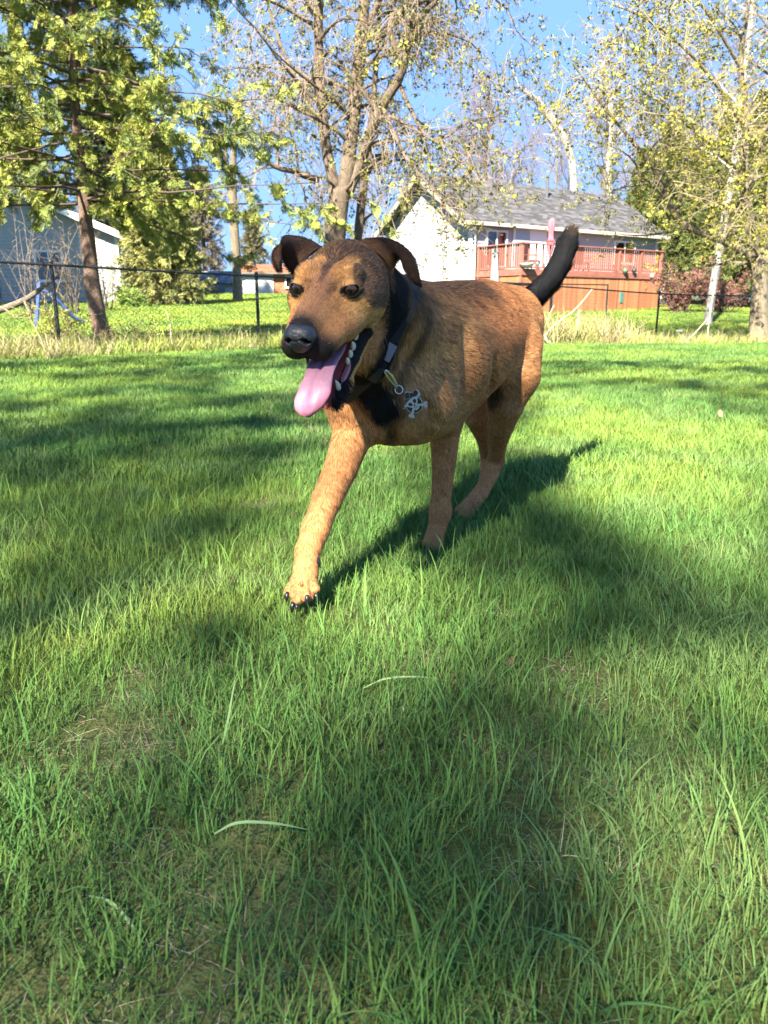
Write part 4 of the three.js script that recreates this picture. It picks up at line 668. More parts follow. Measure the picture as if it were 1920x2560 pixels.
  hc(J(0, -0.06, 0.0), 0.036, W(905, 880, 1.55), 0.05, 0.02);
  const eyes = [-1, 1].map((s) => ({ s, c: H(s * 0.0385, 0.0125, 0.0200), d: HN(s * 0.36, 0.06, 0.93) }));
  const cuts = eyes.map((e) => {
    const z = e.d, x = V(0, 1, 0).applyMatrix4(HR).cross(z).normalize(), y = z.clone().cross(x);
    x.multiplyScalar(1).addScaledVector(y, -0.16 * -e.s).normalize(); y.copy(z).cross(x);
    const c = e.c.clone().addScaledVector(z, 0.011 * HS);
    return { m: new THREE.Matrix4().makeBasis(x, y, z).setPosition(c).invert().elements, r: [0.0122 * HS, 0.0071 * HS, 0.019 * HS], c, R: 0.019 * HS };
  });
  const ell = (m, r, x, y, z) => {
    const a = m[0] * x + m[4] * y + m[8] * z + m[12], b = m[1] * x + m[5] * y + m[9] * z + m[13], c = m[2] * x + m[6] * y + m[10] * z + m[14];
    const k0 = Math.hypot(a / r[0], b / r[1], c / r[2]), k1 = Math.hypot(a / (r[0] * r[0]), b / (r[1] * r[1]), c / (r[2] * r[2]));
    return k1 < 1e-9 ? -Math.min(...r) : (k0 * (k0 - 1)) / k1;
  };
  for (const q of prims) if (q.t === 0) { q.d = q.b.clone().sub(q.a); q.L = q.d.lengthSq() + 1e-12; q.c = q.a.clone().add(q.b).multiplyScalar(0.5); q.R = Math.sqrt(q.L) / 2 + Math.max(q.ra, q.rb); }
  const grooves = [];
  function sdf(x, y, z, only) {
    let d = 10, dg = 10, g = 0, kg = 0;
    for (const q of only ?? prims) {
      if (g && q.g !== g) { const h = Math.max(kg - Math.abs(d - dg), 0) / kg; d = Math.min(d, dg) - h * h * kg * 0.25; g = 0; }
      let e;
      if (q.t === 0) {
        const ax = x - q.a.x, ay = y - q.a.y, az = z - q.a.z, h = clamp((ax * q.d.x + ay * q.d.y + az * q.d.z) / q.L);
        e = Math.hypot(ax - q.d.x * h, ay - q.d.y * h, az - q.d.z * h) - (q.ra + (q.rb - q.ra) * h);
      } else e = ell(q.m, q.r, x, y, z) * q.s;
      if (q.g) {                                                    // pieces of one limb join without swelling, the limb then blends into the body
        if (g !== q.g) { g = q.g; kg = q.k; dg = e; } else { const k = 0.005, h = Math.max(k - Math.abs(dg - e), 0) / k; dg = Math.min(dg, e) - h * h * k * 0.25; }
        continue;
      }
      const h = Math.max(q.k - Math.abs(d - e), 0) / q.k;
      d = Math.min(d, e) - h * h * q.k * 0.25;
    }
    if (g) { const h = Math.max(kg - Math.abs(d - dg), 0) / kg; d = Math.min(d, dg) - h * h * kg * 0.25; }
    for (const q of grooves) {
      const bx = q.b.x - q.a.x, by = q.b.y - q.a.y, bz = q.b.z - q.a.z, ax = x - q.a.x, ay = y - q.a.y, az = z - q.a.z, t = clamp((ax * bx + ay * by + az * bz) / (bx * bx + by * by + bz * bz)), e = q.r - Math.hypot(ax - bx * t, ay - by * t, az - bz * t), h = Math.max(q.k - Math.abs(d - e), 0) / q.k;
      d = Math.max(d, e) + h * h * q.k * 0.25;
    }
    for (const c of cuts) {
      const e = -ell(c.m, c.r, x, y, z), k = 0.004, h = Math.max(k - Math.abs(d - e), 0) / k;
      d = Math.max(d, e) + h * h * k * 0.25;
    }
    return d;
  }
  // naive surface nets over blocks that the surface may cross
  function mesh(lo, hi, step, skip) {
    const B = 8, n = [0, 1, 2].map((i) => Math.ceil((hi[i] - lo[i]) / step / B) * B + 1), [nx, ny, nz] = n;
    const val = new Float32Array(nx * ny * nz).fill(1), at = (i, j, k) => i + nx * (j + ny * k), diag = B * step * 0.87;
    for (let k = 0; k < nz - 1; k += B) for (let j = 0; j < ny - 1; j += B) for (let i = 0; i < nx - 1; i += B) {
      const cx = lo[0] + (i + B / 2) * step, cy = lo[1] + (j + B / 2) * step, cz = lo[2] + (k + B / 2) * step;
      const near = prims.filter((q) => Math.hypot(cx - q.c.x, cy - q.c.y, cz - q.c.z) < q.R + diag + 0.06);
      const d = near.length ? sdf(cx, cy, cz, near) : 1;
      const far = Math.abs(d) > diag * 1.6 + 0.03;
      for (let c = 0; c <= B; c++) for (let b = 0; b <= B; b++) for (let a = 0; a <= B; a++) {
        const o = at(i + a, j + b, k + c);
        val[o] = far ? (d > 0 ? 1 : -1) : sdf(lo[0] + (i + a) * step, lo[1] + (j + b) * step, lo[2] + (k + c) * step, near);
      }
    }
    const id = new Int32Array(nx * ny * nz).fill(-1), pos = [], idx = [];
    const E = [[0, 1], [0, 2], [0, 4], [1, 3], [1, 5], [2, 3], [2, 6], [3, 7], [4, 5], [4, 6], [5, 7], [6, 7]], c8 = new Float32Array(8);
    for (let k = 0; k < nz - 1; k++) for (let j = 0; j < ny - 1; j++) for (let i = 0; i < nx - 1; i++) {
      let m = 0;
      for (let q = 0; q < 8; q++) { c8[q] = val[at(i + (q & 1), j + ((q >> 1) & 1), k + (q >> 2))]; if (c8[q] < 0) m |= 1 << q; }
      if (!m || m === 255) continue;
      let x = 0, y = 0, z = 0, w = 0;
      for (const [a, b] of E) if ((c8[a] < 0) !== (c8[b] < 0)) {
        const t = c8[a] / (c8[a] - c8[b]);
        x += (a & 1) + ((b & 1) - (a & 1)) * t; y += ((a >> 1) & 1) + (((b >> 1) & 1) - ((a >> 1) & 1)) * t; z += (a >> 2) + ((b >> 2) - (a >> 2)) * t; w++;
      }
      id[at(i, j, k)] = pos.length / 3; pos.push(lo[0] + (i + x / w) * step, lo[1] + (j + y / w) * step, lo[2] + (k + z / w) * step);
    }
    const quad = (a, b, c, d, flip) => {
      if (a < 0 || b < 0 || c < 0 || d < 0) return;
      if (skip && [a, b, c, d].every((v) => skip(pos[3 * v], pos[3 * v + 1], pos[3 * v + 2]))) return;
      flip ? idx.push(a, c, b, a, d, c) : idx.push(a, b, c, a, c, d);
    };
    for (let k = 1; k < nz - 1; k++) for (let j = 1; j < ny - 1; j++) for (let i = 1; i < nx - 1; i++) {
      const s = val[at(i, j, k)] < 0;
      if (s !== val[at(i + 1, j, k)] < 0) quad(id[at(i, j - 1, k - 1)], id[at(i, j, k - 1)], id[at(i, j, k)], id[at(i, j - 1, k)], !s);
      if (s !== val[at(i, j + 1, k)] < 0) quad(id[at(i - 1, j, k - 1)], id[at(i - 1, j, k)], id[at(i, j, k)], id[at(i, j, k - 1)], !s);
      if (s !== val[at(i, j, k + 1)] < 0) quad(id[at(i - 1, j - 1, k)], id[at(i, j - 1, k)], id[at(i, j, k)], id[at(i - 1, j, k)], !s);
    }
    return { pos, idx };
  }
  const grad = (x, y, z) => { const e = 0.0012; return V(sdf(x + e, y, z) - sdf(x - e, y, z), sdf(x, y + e, z) - sdf(x, y - e, z), sdf(x, y, z + e) - sdf(x, y, z - e)).normalize(); };
  // walk along a ray to the coat
  function hit(px, py, from = 0.9) { const o = V(0, EYE, 0), d = W(px, py, 1).sub(o).normalize(); let t = from; for (let i = 0; i < 200; i++) { const s = sdf(o.x + d.x * t, o.y + d.y * t, o.z + d.z * t); if (s < 0.0004) break; t += s * 0.7; if (t > 4) break; } return o.addScaledVector(d, t); }

  // ---- coat colours, in linear reflectance, laid out on the body itself
  const TAN = [0.44, 0.225, 0.09], RED = [0.39, 0.16, 0.06], PALE = [0.46, 0.20, 0.075], DARK = [0.060, 0.036, 0.022], BLACK = [0.008, 0.008, 0.009], GOLD = [0.45, 0.235, 0.078];
  const GROOVES = [[[976, 1048], [981, 1106], 0.007, 0.022], [[1076, 1052], [1064, 1100], 0.006, 0.025], [[1236, 905], [1222, 975], 0.009, 0.03], [[1168, 840], [1152, 1000], 0.007, 0.05], [[868, 1010], [930, 1070], 0.006, 0.03], [[1060, 1000], [1092, 1060], 0.004, 0.02], [[737, 1462], [733, 1503], 0.003, 0.007], [[757, 1464], [757, 1508], 0.003, 0.007], [[776, 1460], [780, 1496], 0.003, 0.007]].map(([a, b, r, k]) => ({ a: hit(...a), b: hit(...b), r, k }));
  grooves.push(...GROOVES);
  const mix3 = (a, b, t) => [lerp(a[0], b[0], t), lerp(a[1], b[1], t), lerp(a[2], b[2], t)];
  const cap = (p, a, b) => { const d = b.clone().sub(a), h = clamp(p.clone().sub(a).dot(d) / d.lengthSq()); return p.distanceTo(a.clone().addScaledVector(d, h)); };
  const band = (p, pts, r, soft) => { let d = 9; for (let i = 0; i + 1 < pts.length; i++) d = Math.min(d, cap(p, pts[i], pts[i + 1])); return 1 - sstep(r - soft, r + soft, d); };
  const on = (list) => list.map(([x, y]) => hit(x, y));
  const saddle = on([[1012, 720], [1060, 712], [1120, 716], [1180, 712]]), ruff = on([[995, 690], [993, 740], [990, 800], [980, 850], [962, 890], [938, 932]]);
  const ruff2 = on([[1010, 720], [1012, 780], [1002, 850], [985, 900]]);
  const bib = on([[898, 945], [922, 965], [945, 1000], [962, 1030]]), stripe = on([[1052, 705], [1066, 770], [1062, 830], [1035, 880], [1005, 930], [985, 975]]);
  const stripe2 = on([[1110, 722], [1132, 790], [1122, 830]]), stripe3 = on([[1130, 712], [1165, 735], [1190, 760]]), tailLine = [[1325, 745, 2.36], [1368, 694, 2.42], [1398, 650, 2.45], [1415, 615, 2.47]].map((a) => W(...a)), tip = W(1430, 580, 2.49), groin = W(1216, 985, 2.14), loin = hit(1205, 735);
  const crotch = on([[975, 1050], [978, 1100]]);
  function coat(p) {
    const n1 = noise3(p, 38) - 0.5, n2 = noise3(p, 130) - 0.5;
    let c = mix3(TAN, RED, sstep(-0.25, 0.3, noise3(p, 9) - 0.5 + 0.5 * (1 - sstep(0.1, 0.32, p.distanceTo(loin)))));
    c = mix3(c, PALE, (1 - sstep(0.10, 0.42, p.y)) * 0.75);
    let dk = 0.85 * band(p, saddle, 0.066 + 0.06 * n1, 0.055);
    dk = Math.max(dk, 0.85 * band(p, stripe, 0.02 + 0.02 * n1, 0.02), 0.6 * band(p, stripe2, 0.018 + 0.02 * n1, 0.025), 0.7 * band(p, stripe3, 0.012 + 0.02 * n1, 0.016));
    c = mix3(c, DARK, clamp(dk + n2 * 0.35 * (dk > 0.05 ? 1 : 0)));
    let bk = Math.max(band(p, ruff, 0.036 + 0.012 * n1, 0.012), 0.8 * band(p, ruff2, 0.022 + 0.02 * n1, 0.014));
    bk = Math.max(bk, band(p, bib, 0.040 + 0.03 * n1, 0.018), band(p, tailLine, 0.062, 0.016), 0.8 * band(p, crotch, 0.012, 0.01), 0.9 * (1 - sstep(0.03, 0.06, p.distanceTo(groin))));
    c = mix3(c, BLACK, clamp(bk));
    const tp = 1 - sstep(0.03, 0.055, p.distanceTo(tip));
    return mix3(c, [0.05, 0.03, 0.018], tp * 0.5);
  }
  const LIP = [0.014, 0.011, 0.012];
  function face(p, q) {                                             // q in the head frame
    const x = Math.abs(q.x), n1 = noise3(p, 60) - 0.5, n2 = noise3(p, 170) - 0.5;
    let c = mix3([0.45, 0.205, 0.07], GOLD, sstep(0.02, 0.055, x) * (1 - sstep(0.03, 0.09, q.z)));
    // crown and sides of the skull
    const browTop = x < 0.033 ? Math.min(0.021 + 2.0 * x, 0.052) : 0.052 - 2.3 * (x - 0.033);
    let dk = sstep(-0.004, 0.006, q.y - browTop + 0.010 * n1 + 0.55 * Math.max(0, -q.z - 0.012)) * (1 - sstep(0.03, 0.05, q.z));
    dk = Math.max(dk, sstep(-0.055, -0.085, q.z) * sstep(-0.02, 0.01, q.y));
    c = mix3(c, [0.075, 0.042, 0.027], clamp(dk * 0.95 + n2 * 0.4 * dk));
    c = mix3(c, BLACK, sstep(-0.062, -0.082, q.z + 0.3 * (q.y + 0.02)) * 0.98);
    // bridge of the muzzle, cheek shadow mark
    c = mix3(c, [0.13, 0.062, 0.045], (1 - sstep(0.012, 0.026, x)) * sstep(0.0, 0.03, q.z) * 0.6 * (q.y > -0.02 ? 1 : 0));
    c = mix3(c, RED, sstep(0.03, 0.06, q.z) * sstep(0.014, 0.03, x) * 0.6);
    c = mix3(c, [0.02, 0.015, 0.014], sstep(0.100, 0.134, q.z + 0.5 * Math.max(0, -q.y - 0.012) + 0.015 * n1));
    c = mix3(c, LIP, sstep(-0.045, -0.053, q.y + 0.12 * Math.max(0, 0.04 - q.z) + 0.006 * n1) * sstep(-0.02, 0.01, q.z));
    for (const s of [-1, 1]) { const ex = q.x - s * 0.0405, ey = q.y - 0.0115, ez = q.z - 0.03, d = Math.hypot(ex * 0.80, (ey + ex * s * 0.12) * 1.35, ez * 0.8); c = mix3(c, BLACK, 1 - sstep(0.0112, 0.0142, d)); const bx = Math.hypot(q.x - s * 0.021, (q.y - 0.022) * 1.2); c = mix3(c, [0.06, 0.032, 0.02], 0.6 * (1 - sstep(0.004, 0.011, bx)) * sstep(0, 0.02, q.z)); }
    return c;
  }
  function jawColour(p, q) {                                        // lower jaw: dark lips outside, flesh inside, tan below
    const a = q.y - hy, b = q.z - hz, y = hy + a * Math.cos(BETA) + b * Math.sin(BETA), z = hz + b * Math.cos(BETA) - a * Math.sin(BETA), x = Math.abs(q.x);
    const edge = 0.044 - 0.2 * Math.max(0, z) ;
    if (y > -0.060 && x < edge - 0.008) return [0.24, 0.05, 0.055];
    if (y > -0.0525) return LIP;
    return z > 0.09 && y > -0.062 ? LIP : null;
  }
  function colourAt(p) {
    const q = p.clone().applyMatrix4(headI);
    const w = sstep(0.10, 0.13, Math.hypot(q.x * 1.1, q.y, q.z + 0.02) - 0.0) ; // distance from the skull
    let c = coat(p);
    if (q.z > -0.16 && q.z < 0.2 && Math.abs(q.x) < 0.12 && q.y > -0.075 - 0.2 * (q.z > 0 ? 0.1 : 0)) { const f = face(p, q); const t = sstep(-0.105, -0.075, q.z) * sstep(-0.095, -0.06, q.y); c = mix3(c, f, t); }
    // the opened jaw
    const a = q.y - hy, b = q.z - hz, yc = hy + a * Math.cos(BETA) + b * Math.sin(BETA), zc = hz + b * Math.cos(BETA) - a * Math.sin(BETA);
    const upper = q.y > -0.058 + 0.25 * Math.max(0, 0.03 - q.z) * (q.z > -0.01 ? 0.3 : 0);
    if (zc > 0.004 && zc < 0.15 && Math.abs(q.x) < 0.06 && yc < -0.030 && yc > -0.092 && !upper) { const j = jawColour(p, q); if (j) c = j; else c = GOLD; }
    return c;
  }

  const dog = thing('dog', 'large tan and black short-haired dog walking over the lawn, mouth open', 'dog', [0, 0, 0]);
  const headLo = [HO.x - 0.20, HO.y - 0.26, HO.z - 0.16], headHi = [HO.x + 0.19, HO.y + 0.13, HO.z + 0.25];
  const inHead = (x, y, z, m = 0) => x > headLo[0] + m && x < headHi[0] - m && y > headLo[1] + m && y < headHi[1] - m && z > headLo[2] + m && z < headHi[2] - m;
  const A = mesh([-0.32, -0.02, -2.65], [0.72, 0.86, -1.0], 0.0055, (x, y, z) => inHead(x, y, z, 0.012));
  const B = mesh(headLo, headHi, 0.0026);
  const pos = A.pos.concat(B.pos), off = A.pos.length / 3, idx = A.idx.concat(B.idx.map((i) => i + off));
  const nrm = new Float32Array(pos.length), col = new Float32Array(pos.length);
  for (let i = 0; i < pos.length; i += 3) {
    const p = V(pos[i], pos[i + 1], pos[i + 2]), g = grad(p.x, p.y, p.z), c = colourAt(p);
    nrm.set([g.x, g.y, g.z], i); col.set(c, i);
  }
  const bodyG = new THREE.BufferGeometry();
  bodyG.setAttribute('position', new THREE.Float32BufferAttribute(pos, 3)); bodyG.setAttribute('normal', new THREE.BufferAttribute(nrm, 3)); bodyG.setAttribute('color', new THREE.BufferAttribute(col, 3)); bodyG.setIndex(idx);
  part('body', bodyG, vmat(0.75), dog);

  // ---- ears: curled leaves of skin with thickness
  function ear(rows, th, cup, outer, inner) {
    const n = 26, m = 14, P = (f) => curve(rows.map(f), n);
    const cen = P((r) => W(r[0], r[1], r[2])), lef = P((r) => W(r[0] + r[3], r[1] + r[4], r[2] + r[5])), pos = [], idx = [], col = [], nr = [];
    const grid = [];
    for (let i = 0; i <= n; i++) { const c = cen[i], w = lef[i].clone().sub(c), t = (cen[i + 1] ?? cen[i]).clone().sub(cen[i - 1] ?? cen[i]).normalize(), nn = w.clone().normalize().cross(t).normalize(), row = []; for (let k = 0; k <= m; k++) { const v = (k / m) * 2 - 1; row.push(c.clone().addScaledVector(w, v).addScaledVector(nn, cup * w.length() * (v * v - 0.4))); } grid.push(row); nr.push(nn); }
    for (const side of [1, -1]) for (let i = 0; i <= n; i++) for (let k = 0; k <= m; k++) {
      const v = (k / m) * 2 - 1, e = th * Math.sqrt(Math.max(0, 1 - v * v * 0.97)) * (i > n - 3 ? (n - i) / 3 : 1);
      const p = grid[i][k].clone().addScaledVector(nr[i], side * e); pos.push(p.x, p.y, p.z);
      const q = side > 0 ? outer(i / n, v) : inner(i / n, v), k2 = 0.75 + 0.5 * noise3(p, 120); col.push(q[0] * k2, q[1] * k2, q[2] * k2);
    }
    const N = (n + 1) * (m + 1);
    for (let i = 0; i < n; i++) for (let k = 0; k < m; k++) { const a = i * (m + 1) + k, b = a + m + 1; idx.push(a, a + 1, b, a + 1, b + 1, b); idx.push(N + a, N + b, N + a + 1, N + a + 1, N + b, N + b + 1); }
    for (let i = 0; i < n; i++) for (const k of [0, m]) { const a = i * (m + 1) + k, b = a + m + 1; k ? idx.push(a, N + a, b, b, N + a, N + b) : idx.push(a, b, N + a, b, N + b, N + a); }
    return geo(pos, idx, col);
  }
  const earBrown = [0.055, 0.029, 0.018], earTip = [0.012, 0.009, 0.009], earIn = [0.17, 0.09, 0.06], earTan = [0.20, 0.085, 0.032];
  const e1 = part('ear', ear([[768, 648, 1.47, -36, 34, 0], [752, 634, 1.475, -32, 34, -0.01], [733, 620, 1.465, -20, 30, -0.012], [715, 609, 1.445, -8, 22, -0.016], [703, 610, 1.415, -8, 14, -0.016], [694, 626, 1.385, -11, 4, -0.004], [694, 652, 1.375, -11, -1, 0], [700, 675, 1.372, -3, 0, 0]], 0.0035, 0.35, (u) => mix3(earIn, earBrown, sstep(0.25, 0.5, u)), (u) => mix3(earBrown, earTip, sstep(0.5, 0.9, u))), vmat(0.8, { side: THREE.DoubleSide }), dog);
  const e2 = part('ear', ear([[940, 642, 1.47, 42, 34, 0.02], [953, 628, 1.49, 36, 34, 0.015], [975, 622, 1.50, 22, 26, 0.01], [1000, 630, 1.49, 2, 22, 0.0], [1018, 652, 1.48, -11, 16, 0], [1030, 678, 1.465, -11, 9, 0], [1039, 698, 1.46, -7, 5, 0], [1046, 712, 1.458, -1, 1, 0]], 0.0035, -0.3, (u, v) => mix3(mix3(earTan, earBrown, sstep(0.05, 0.3, u)), earTip, sstep(0.7, 1, u)), (u, v) => mix3(earTan, earTip, sstep(0.45, 0.8, u))), vmat(0.8, { side: THREE.DoubleSide }), dog);

  // ---- eyes
  for (const e of eyes) {
    const R = 0.0112 * HS, g = new THREE.SphereGeometry(R, 40, 30); g.rotateX(Math.PI / 2);
    const c = [], P = g.attributes.position;
    for (let i = 0; i < P.count; i++) { const a = Math.acos(clamp(P.getZ(i) / R, -1, 1)); const k = 0.75 + 0.5 * noise2(Math.atan2(P.getY(i), P.getX(i)) * 5 + 9, a * 6); c.push(...(a < 0.36 ? [0.003, 0.003, 0.003] : a < 0.95 ? [0.042 * k, 0.016 * k, 0.008 * k] : [0.012, 0.009, 0.009])); }
    g.setAttribute('color', new THREE.Float32BufferAttribute(c, 3));
    const gaze = e.d.clone().lerp(HN(0.0, 0.02, 1), 0.55).normalize();
    g.applyQuaternion(new THREE.Quaternion().setFromUnitVectors(V(0, 0, 1), gaze)); g.translate(e.c.x, e.c.y, e.c.z);
    part('eye', g, new THREE.MeshPhysicalMaterial({ vertexColors: true, roughness: 0.12, clearcoat: 0.4, clearcoatRoughness: 0.05 }), dog);
  }
  // ---- nose leather with nostrils
  {
    const g = new THREE.SphereGeometry(1, 64, 48), P = g.attributes.position, c = [];
    for (let i = 0; i < P.count; i++) {
      let x = P.getX(i), y = P.getY(i), z = P.getZ(i);
      const X = Math.sign(x) * Math.pow(Math.abs(x), 0.8) * 0.0285 * (y < -0.1 ? 1 - 0.32 * (-y - 0.1) : 1), Y = y * (y > 0 ? 0.0185 : 0.024), Z = Math.pow(Math.abs(z), 0.8) * Math.sign(z) * 0.0195;
      const nos = Math.hypot((Math.abs(X) - 0.0135 - (Y < -0.003 ? 0.004 : 0)) / 0.0075, (Y + 0.003) / 0.0058);
      const slit = Math.abs(X) < 0.0016 && Y < 0.001 ? 0.0018 : 0, dent = z > 0 ? 0.012 * (1 - sstep(0.2, 1.1, nos)) : 0;
      P.setXYZ(i, X, Y, Z - dent - slit);
      const t = z > 0 && nos < 0.8 ? 0.4 : 1; c.push(0.016 * t, 0.017 * t, 0.021 * t);
    }
    g.setAttribute('color', new THREE.Float32BufferAttribute(c, 3)); g.computeVertexNormals();
    g.scale(0.78, 0.92, 0.92); g.rotateX(-0.12); g.applyMatrix4(headM.clone().multiply(new THREE.Matrix4().makeTranslation(0, -0.0095, 0.1345)));
    const cv = 128, d = new Uint8Array(cv * cv * 4); for (let i = 0; i < cv * cv; i++) { const v = 255 * noise2((i % cv) / 2.2, Math.floor(i / cv) / 2.2); d[4 * i] = d[4 * i + 1] = d[4 * i + 2] = v; d[4 * i + 3] = 255; }
    const bm = new THREE.DataTexture(d, cv, cv); bm.wrapS = bm.wrapT = THREE.RepeatWrapping; bm.repeat.set(2, 1); bm.magFilter = THREE.LinearFilter; bm.needsUpdate = true;
    part('nose', g, new THREE.MeshPhysicalMaterial({ vertexColors: true, roughness: 0.45, bumpMap: bm, bumpScale: 0.0008, clearcoat: 0.15, clearcoatRoughness: 0.35 }), dog);
  }
  // ---- tongue
  {
    const rows = [[838, 872, 1.375, 30, -6], [820, 893, 1.325, 37, -4], [806, 915, 1.285, 38, -4], [797, 942, 1.252, 37, -5], [788, 968, 1.232, 42, -8], [781, 994, 1.222, 45, -9], [775, 1018, 1.218, 36, -8], [772, 1034, 1.219, 20, -5], [771, 1041, 1.221, 5, -1]];
    const n = 60, m = 40, cen = curve(rows.map((r) => W(r[0], r[1], r[2])), n), rig = curve(rows.map((r) => W(r[0] + r[3], r[1] + r[4], r[2] + 0.004)), n), pos = [], idx = [], col = [];
    for (let i = 0; i <= n; i++) {
      const c = cen[i], w = rig[i].clone().sub(c), t = (cen[i + 1] ?? cen[i]).clone().sub(cen[i - 1] ?? cen[i]).normalize(), nn = w.clone().normalize().cross(t).negate().normalize(), u = i / n;
      if (nn.z < 0) nn.negate();
      const th = 0.0062 * (1 - 0.5 * sstep(0.8, 1, u));
      for (let k = 0; k < m; k++) {
        const a = (k / m) * Math.PI * 2, x = Math.cos(a), s = Math.sin(a);
        const groove = s > 0 ? 0.0042 * Math.exp(-Math.pow(x / 0.10, 2)) * (1 - sstep(0.5, 0.85, u)) : 0, curl = 0.0035 * x * x * (1 - u);
        const p = c.clone().addScaledVector(w, Math.sign(x) * Math.pow(Math.abs(x), 0.85)).addScaledVector(nn, th * s - groove + curl + 0.0012 * (noise2(x * 9 + 5, u * 14) - 0.5)); pos.push(p.x, p.y, p.z);
        const k2 = 0.88 + 0.24 * noise2(x * 16 + 20, u * 50), tipc = sstep(0.5, 0.62, u + 0.04 * (noise2(x * 5 + 3, 1) - 0.5));
        const q = mix3([0.30, 0.14, 0.19], [0.44, 0.155, 0.225], tipc); col.push(q[0] * k2, q[1] * k2, q[2] * k2);
      }
    }
    for (let i = 0; i < n; i++) for (let k = 0; k < m; k++) { const a = i * m + k, b = i * m + ((k + 1) % m); idx.push(a, a + m, b, b, a + m, b + m); }
    part('tongue', geo(pos, idx, col), new THREE.MeshPhysicalMaterial({ vertexColors: true, roughness: 0.55, clearcoat: 0.15, clearcoatRoughness: 0.35, side: THREE.DoubleSide }), dog);
  }
  // ---- lower teeth
  {
    const ivory = mat(0.62, 0.56, 0.44, 0.3);
    for (const s of [-1, 1]) for (const [x, z, r, h] of [[0.0365, 0.004, 0.0058, 0.0125], [0.035, 0.0165, 0.0082, 0.0145], [0.033, 0.033, 0.0062, 0.0105], [0.031, 0.046, 0.0052, 0.0085], [0.029, 0.058, 0.0045, 0.0075], [0.022, 0.100, 0.0046, 0.0165]]) {
      const g = new THREE.SphereGeometry(1, 12, 10), P = g.attributes.position;
      for (let i = 0; i < P.count; i++) { const y = P.getY(i), t = y > -0.2 ? 1 - 0.72 * Math.pow((y + 0.2) / 1.2, 1.3) : 1, q = Math.sqrt(Math.max(0, 1 - y * y)) > 0.05 ? 1 : 1; P.setXYZ(i, P.getX(i) * r * 0.72 * t * q, y * h, P.getZ(i) * r * 1.25 * t + (y > 0 ? -0.0012 * y : 0)); }
      g.computeVertexNormals(); g.scale(HS, HS, HS);
      const o = J(s * x, -0.0415, z), m = new THREE.Matrix4().makeRotationX(BETA); m.premultiply(HR); g.applyMatrix4(m); g.translate(o.x, o.y, o.z);
      g.rotateZ(0); part('tooth', g, ivory, dog);
    }
  }
  for (const s of [-1, 1]) { const l = curve([J(s * 0.0365, -0.0475, -0.012), J(s * 0.0335, -0.050, 0.03), J(s * 0.028, -0.051, 0.07), J(s * 0.019, -0.053, 0.104)], 16); part('gum', tube(l, l.map(() => 0.0068), 8), new THREE.MeshPhysicalMaterial({ color: new THREE.Color().setRGB(0.33, 0.085, 0.10), roughness: 0.3, clearcoat: 0.5 }), dog); }
  // ---- claws
  {
    const horn = new THREE.MeshPhysicalMaterial({ color: new THREE.Color().setRGB(0.012, 0.012, 0.014), roughness: 0.3, clearcoat: 0.4 });
    for (const [x0, y0, D0, x1, y1, D1, r] of [[719, 1480, 1.425, 716, 1506, 1.418, 5.5], [733, 1506, 1.405, 729, 1532, 1.40, 6.5], [743, 1510, 1.40, 741, 1530, 1.396, 5], [768, 1488, 1.402, 768, 1514, 1.398, 6], [789, 1482, 1.43, 794, 1504, 1.424, 5], [791, 1393, 1.474, 800, 1419, 1.474, 5.5],
      [1063, 1362, 1.85, 1060, 1374, 1.845, 4], [1076, 1370, 1.835, 1075, 1384, 1.83, 4], [1143, 1278, 2.15, 1138, 1292, 2.145, 4], [1152, 1290, 2.13, 1149, 1302, 2.125, 4]]) {
      const a = S(x0, y0, D0, r), b = S(x1, y1, D1, 1.2), mid = a.p.clone().lerp(b.p, 0.55).add(V(0, 0.0015, 0.003));
      part('claw', tube(curve([a.p, mid, b.p], 6), [a.r * 0.8, a.r, a.r * 0.98, a.r * 0.88, a.r * 0.7, a.r * 0.45, 0.0008], 10), horn, dog);
    }
  }
  // ---- coat of short hairs
  {
    const G = new THREE.PlaneGeometry(1, 1, 1, 3); G.translate(0, 0.5, 0);
    const P = G.attributes.position; for (let i = 0; i < P.count; i++) { const y = P.getY(i); P.setX(i, P.getX(i) * (1 - 0.8 * y * y)); P.setZ(i, 0.10 * y - 0.16 * y * y); } G.computeVertexNormals();
    const back = V(0.60, -0.05, -0.75).normalize(), items = [], tri = [], areas = []; let total = 0;
    const a = V(), b = V(), c = V();
    for (let t = 0; t < idx.length; t += 3) { a.fromArray(pos, idx[t] * 3); b.fromArray(pos, idx[t + 1] * 3); c.fromArray(pos, idx[t + 2] * 3); const s = b.clone().sub(a).cross(c.clone().sub(a)).length() / 2; total += s; areas.push(total); }
    const N = 300000, m = new THREE.Matrix4();
    for (let i = 0; i < N; i++) {
      const want = rnd() * total; let lo = 0, hi = areas.length - 1; while (lo < hi) { const md = (lo + hi) >> 1; areas[md] < want ? (lo = md + 1) : (hi = md); }
      let u = rnd(), v = rnd(); if (u + v > 1) { u = 1 - u; v = 1 - v; }
      const k = [idx[lo * 3], idx[lo * 3 + 1], idx[lo * 3 + 2]], w = [1 - u - v, u, v], p = V(), n = V(); let cc = [0, 0, 0];
      k.forEach((id, j) => { p.addScaledVector(a.fromArray(pos, id * 3), w[j]); n.addScaledVector(b.fromArray(nrm, id * 3), w[j]); cc = cc.map((q, e) => q + col[id * 3 + e] * w[j]); });
      n.normalize();
      const toEye = V(-p.x, EYE - p.y, -p.z).normalize(); if (n.dot(toEye) < -0.35) continue;
      const q = p.clone().applyMatrix4(headI); let f, lift = 0.2, len = rr(0.012, 0.022), wid = rr(0.0010, 0.0018);
      const headness = sstep(-0.12, -0.06, q.z) * sstep(-0.13, -0.08, q.y) * (Math.abs(q.x) < 0.12 && q.z < 0.25 ? 1 : 0);
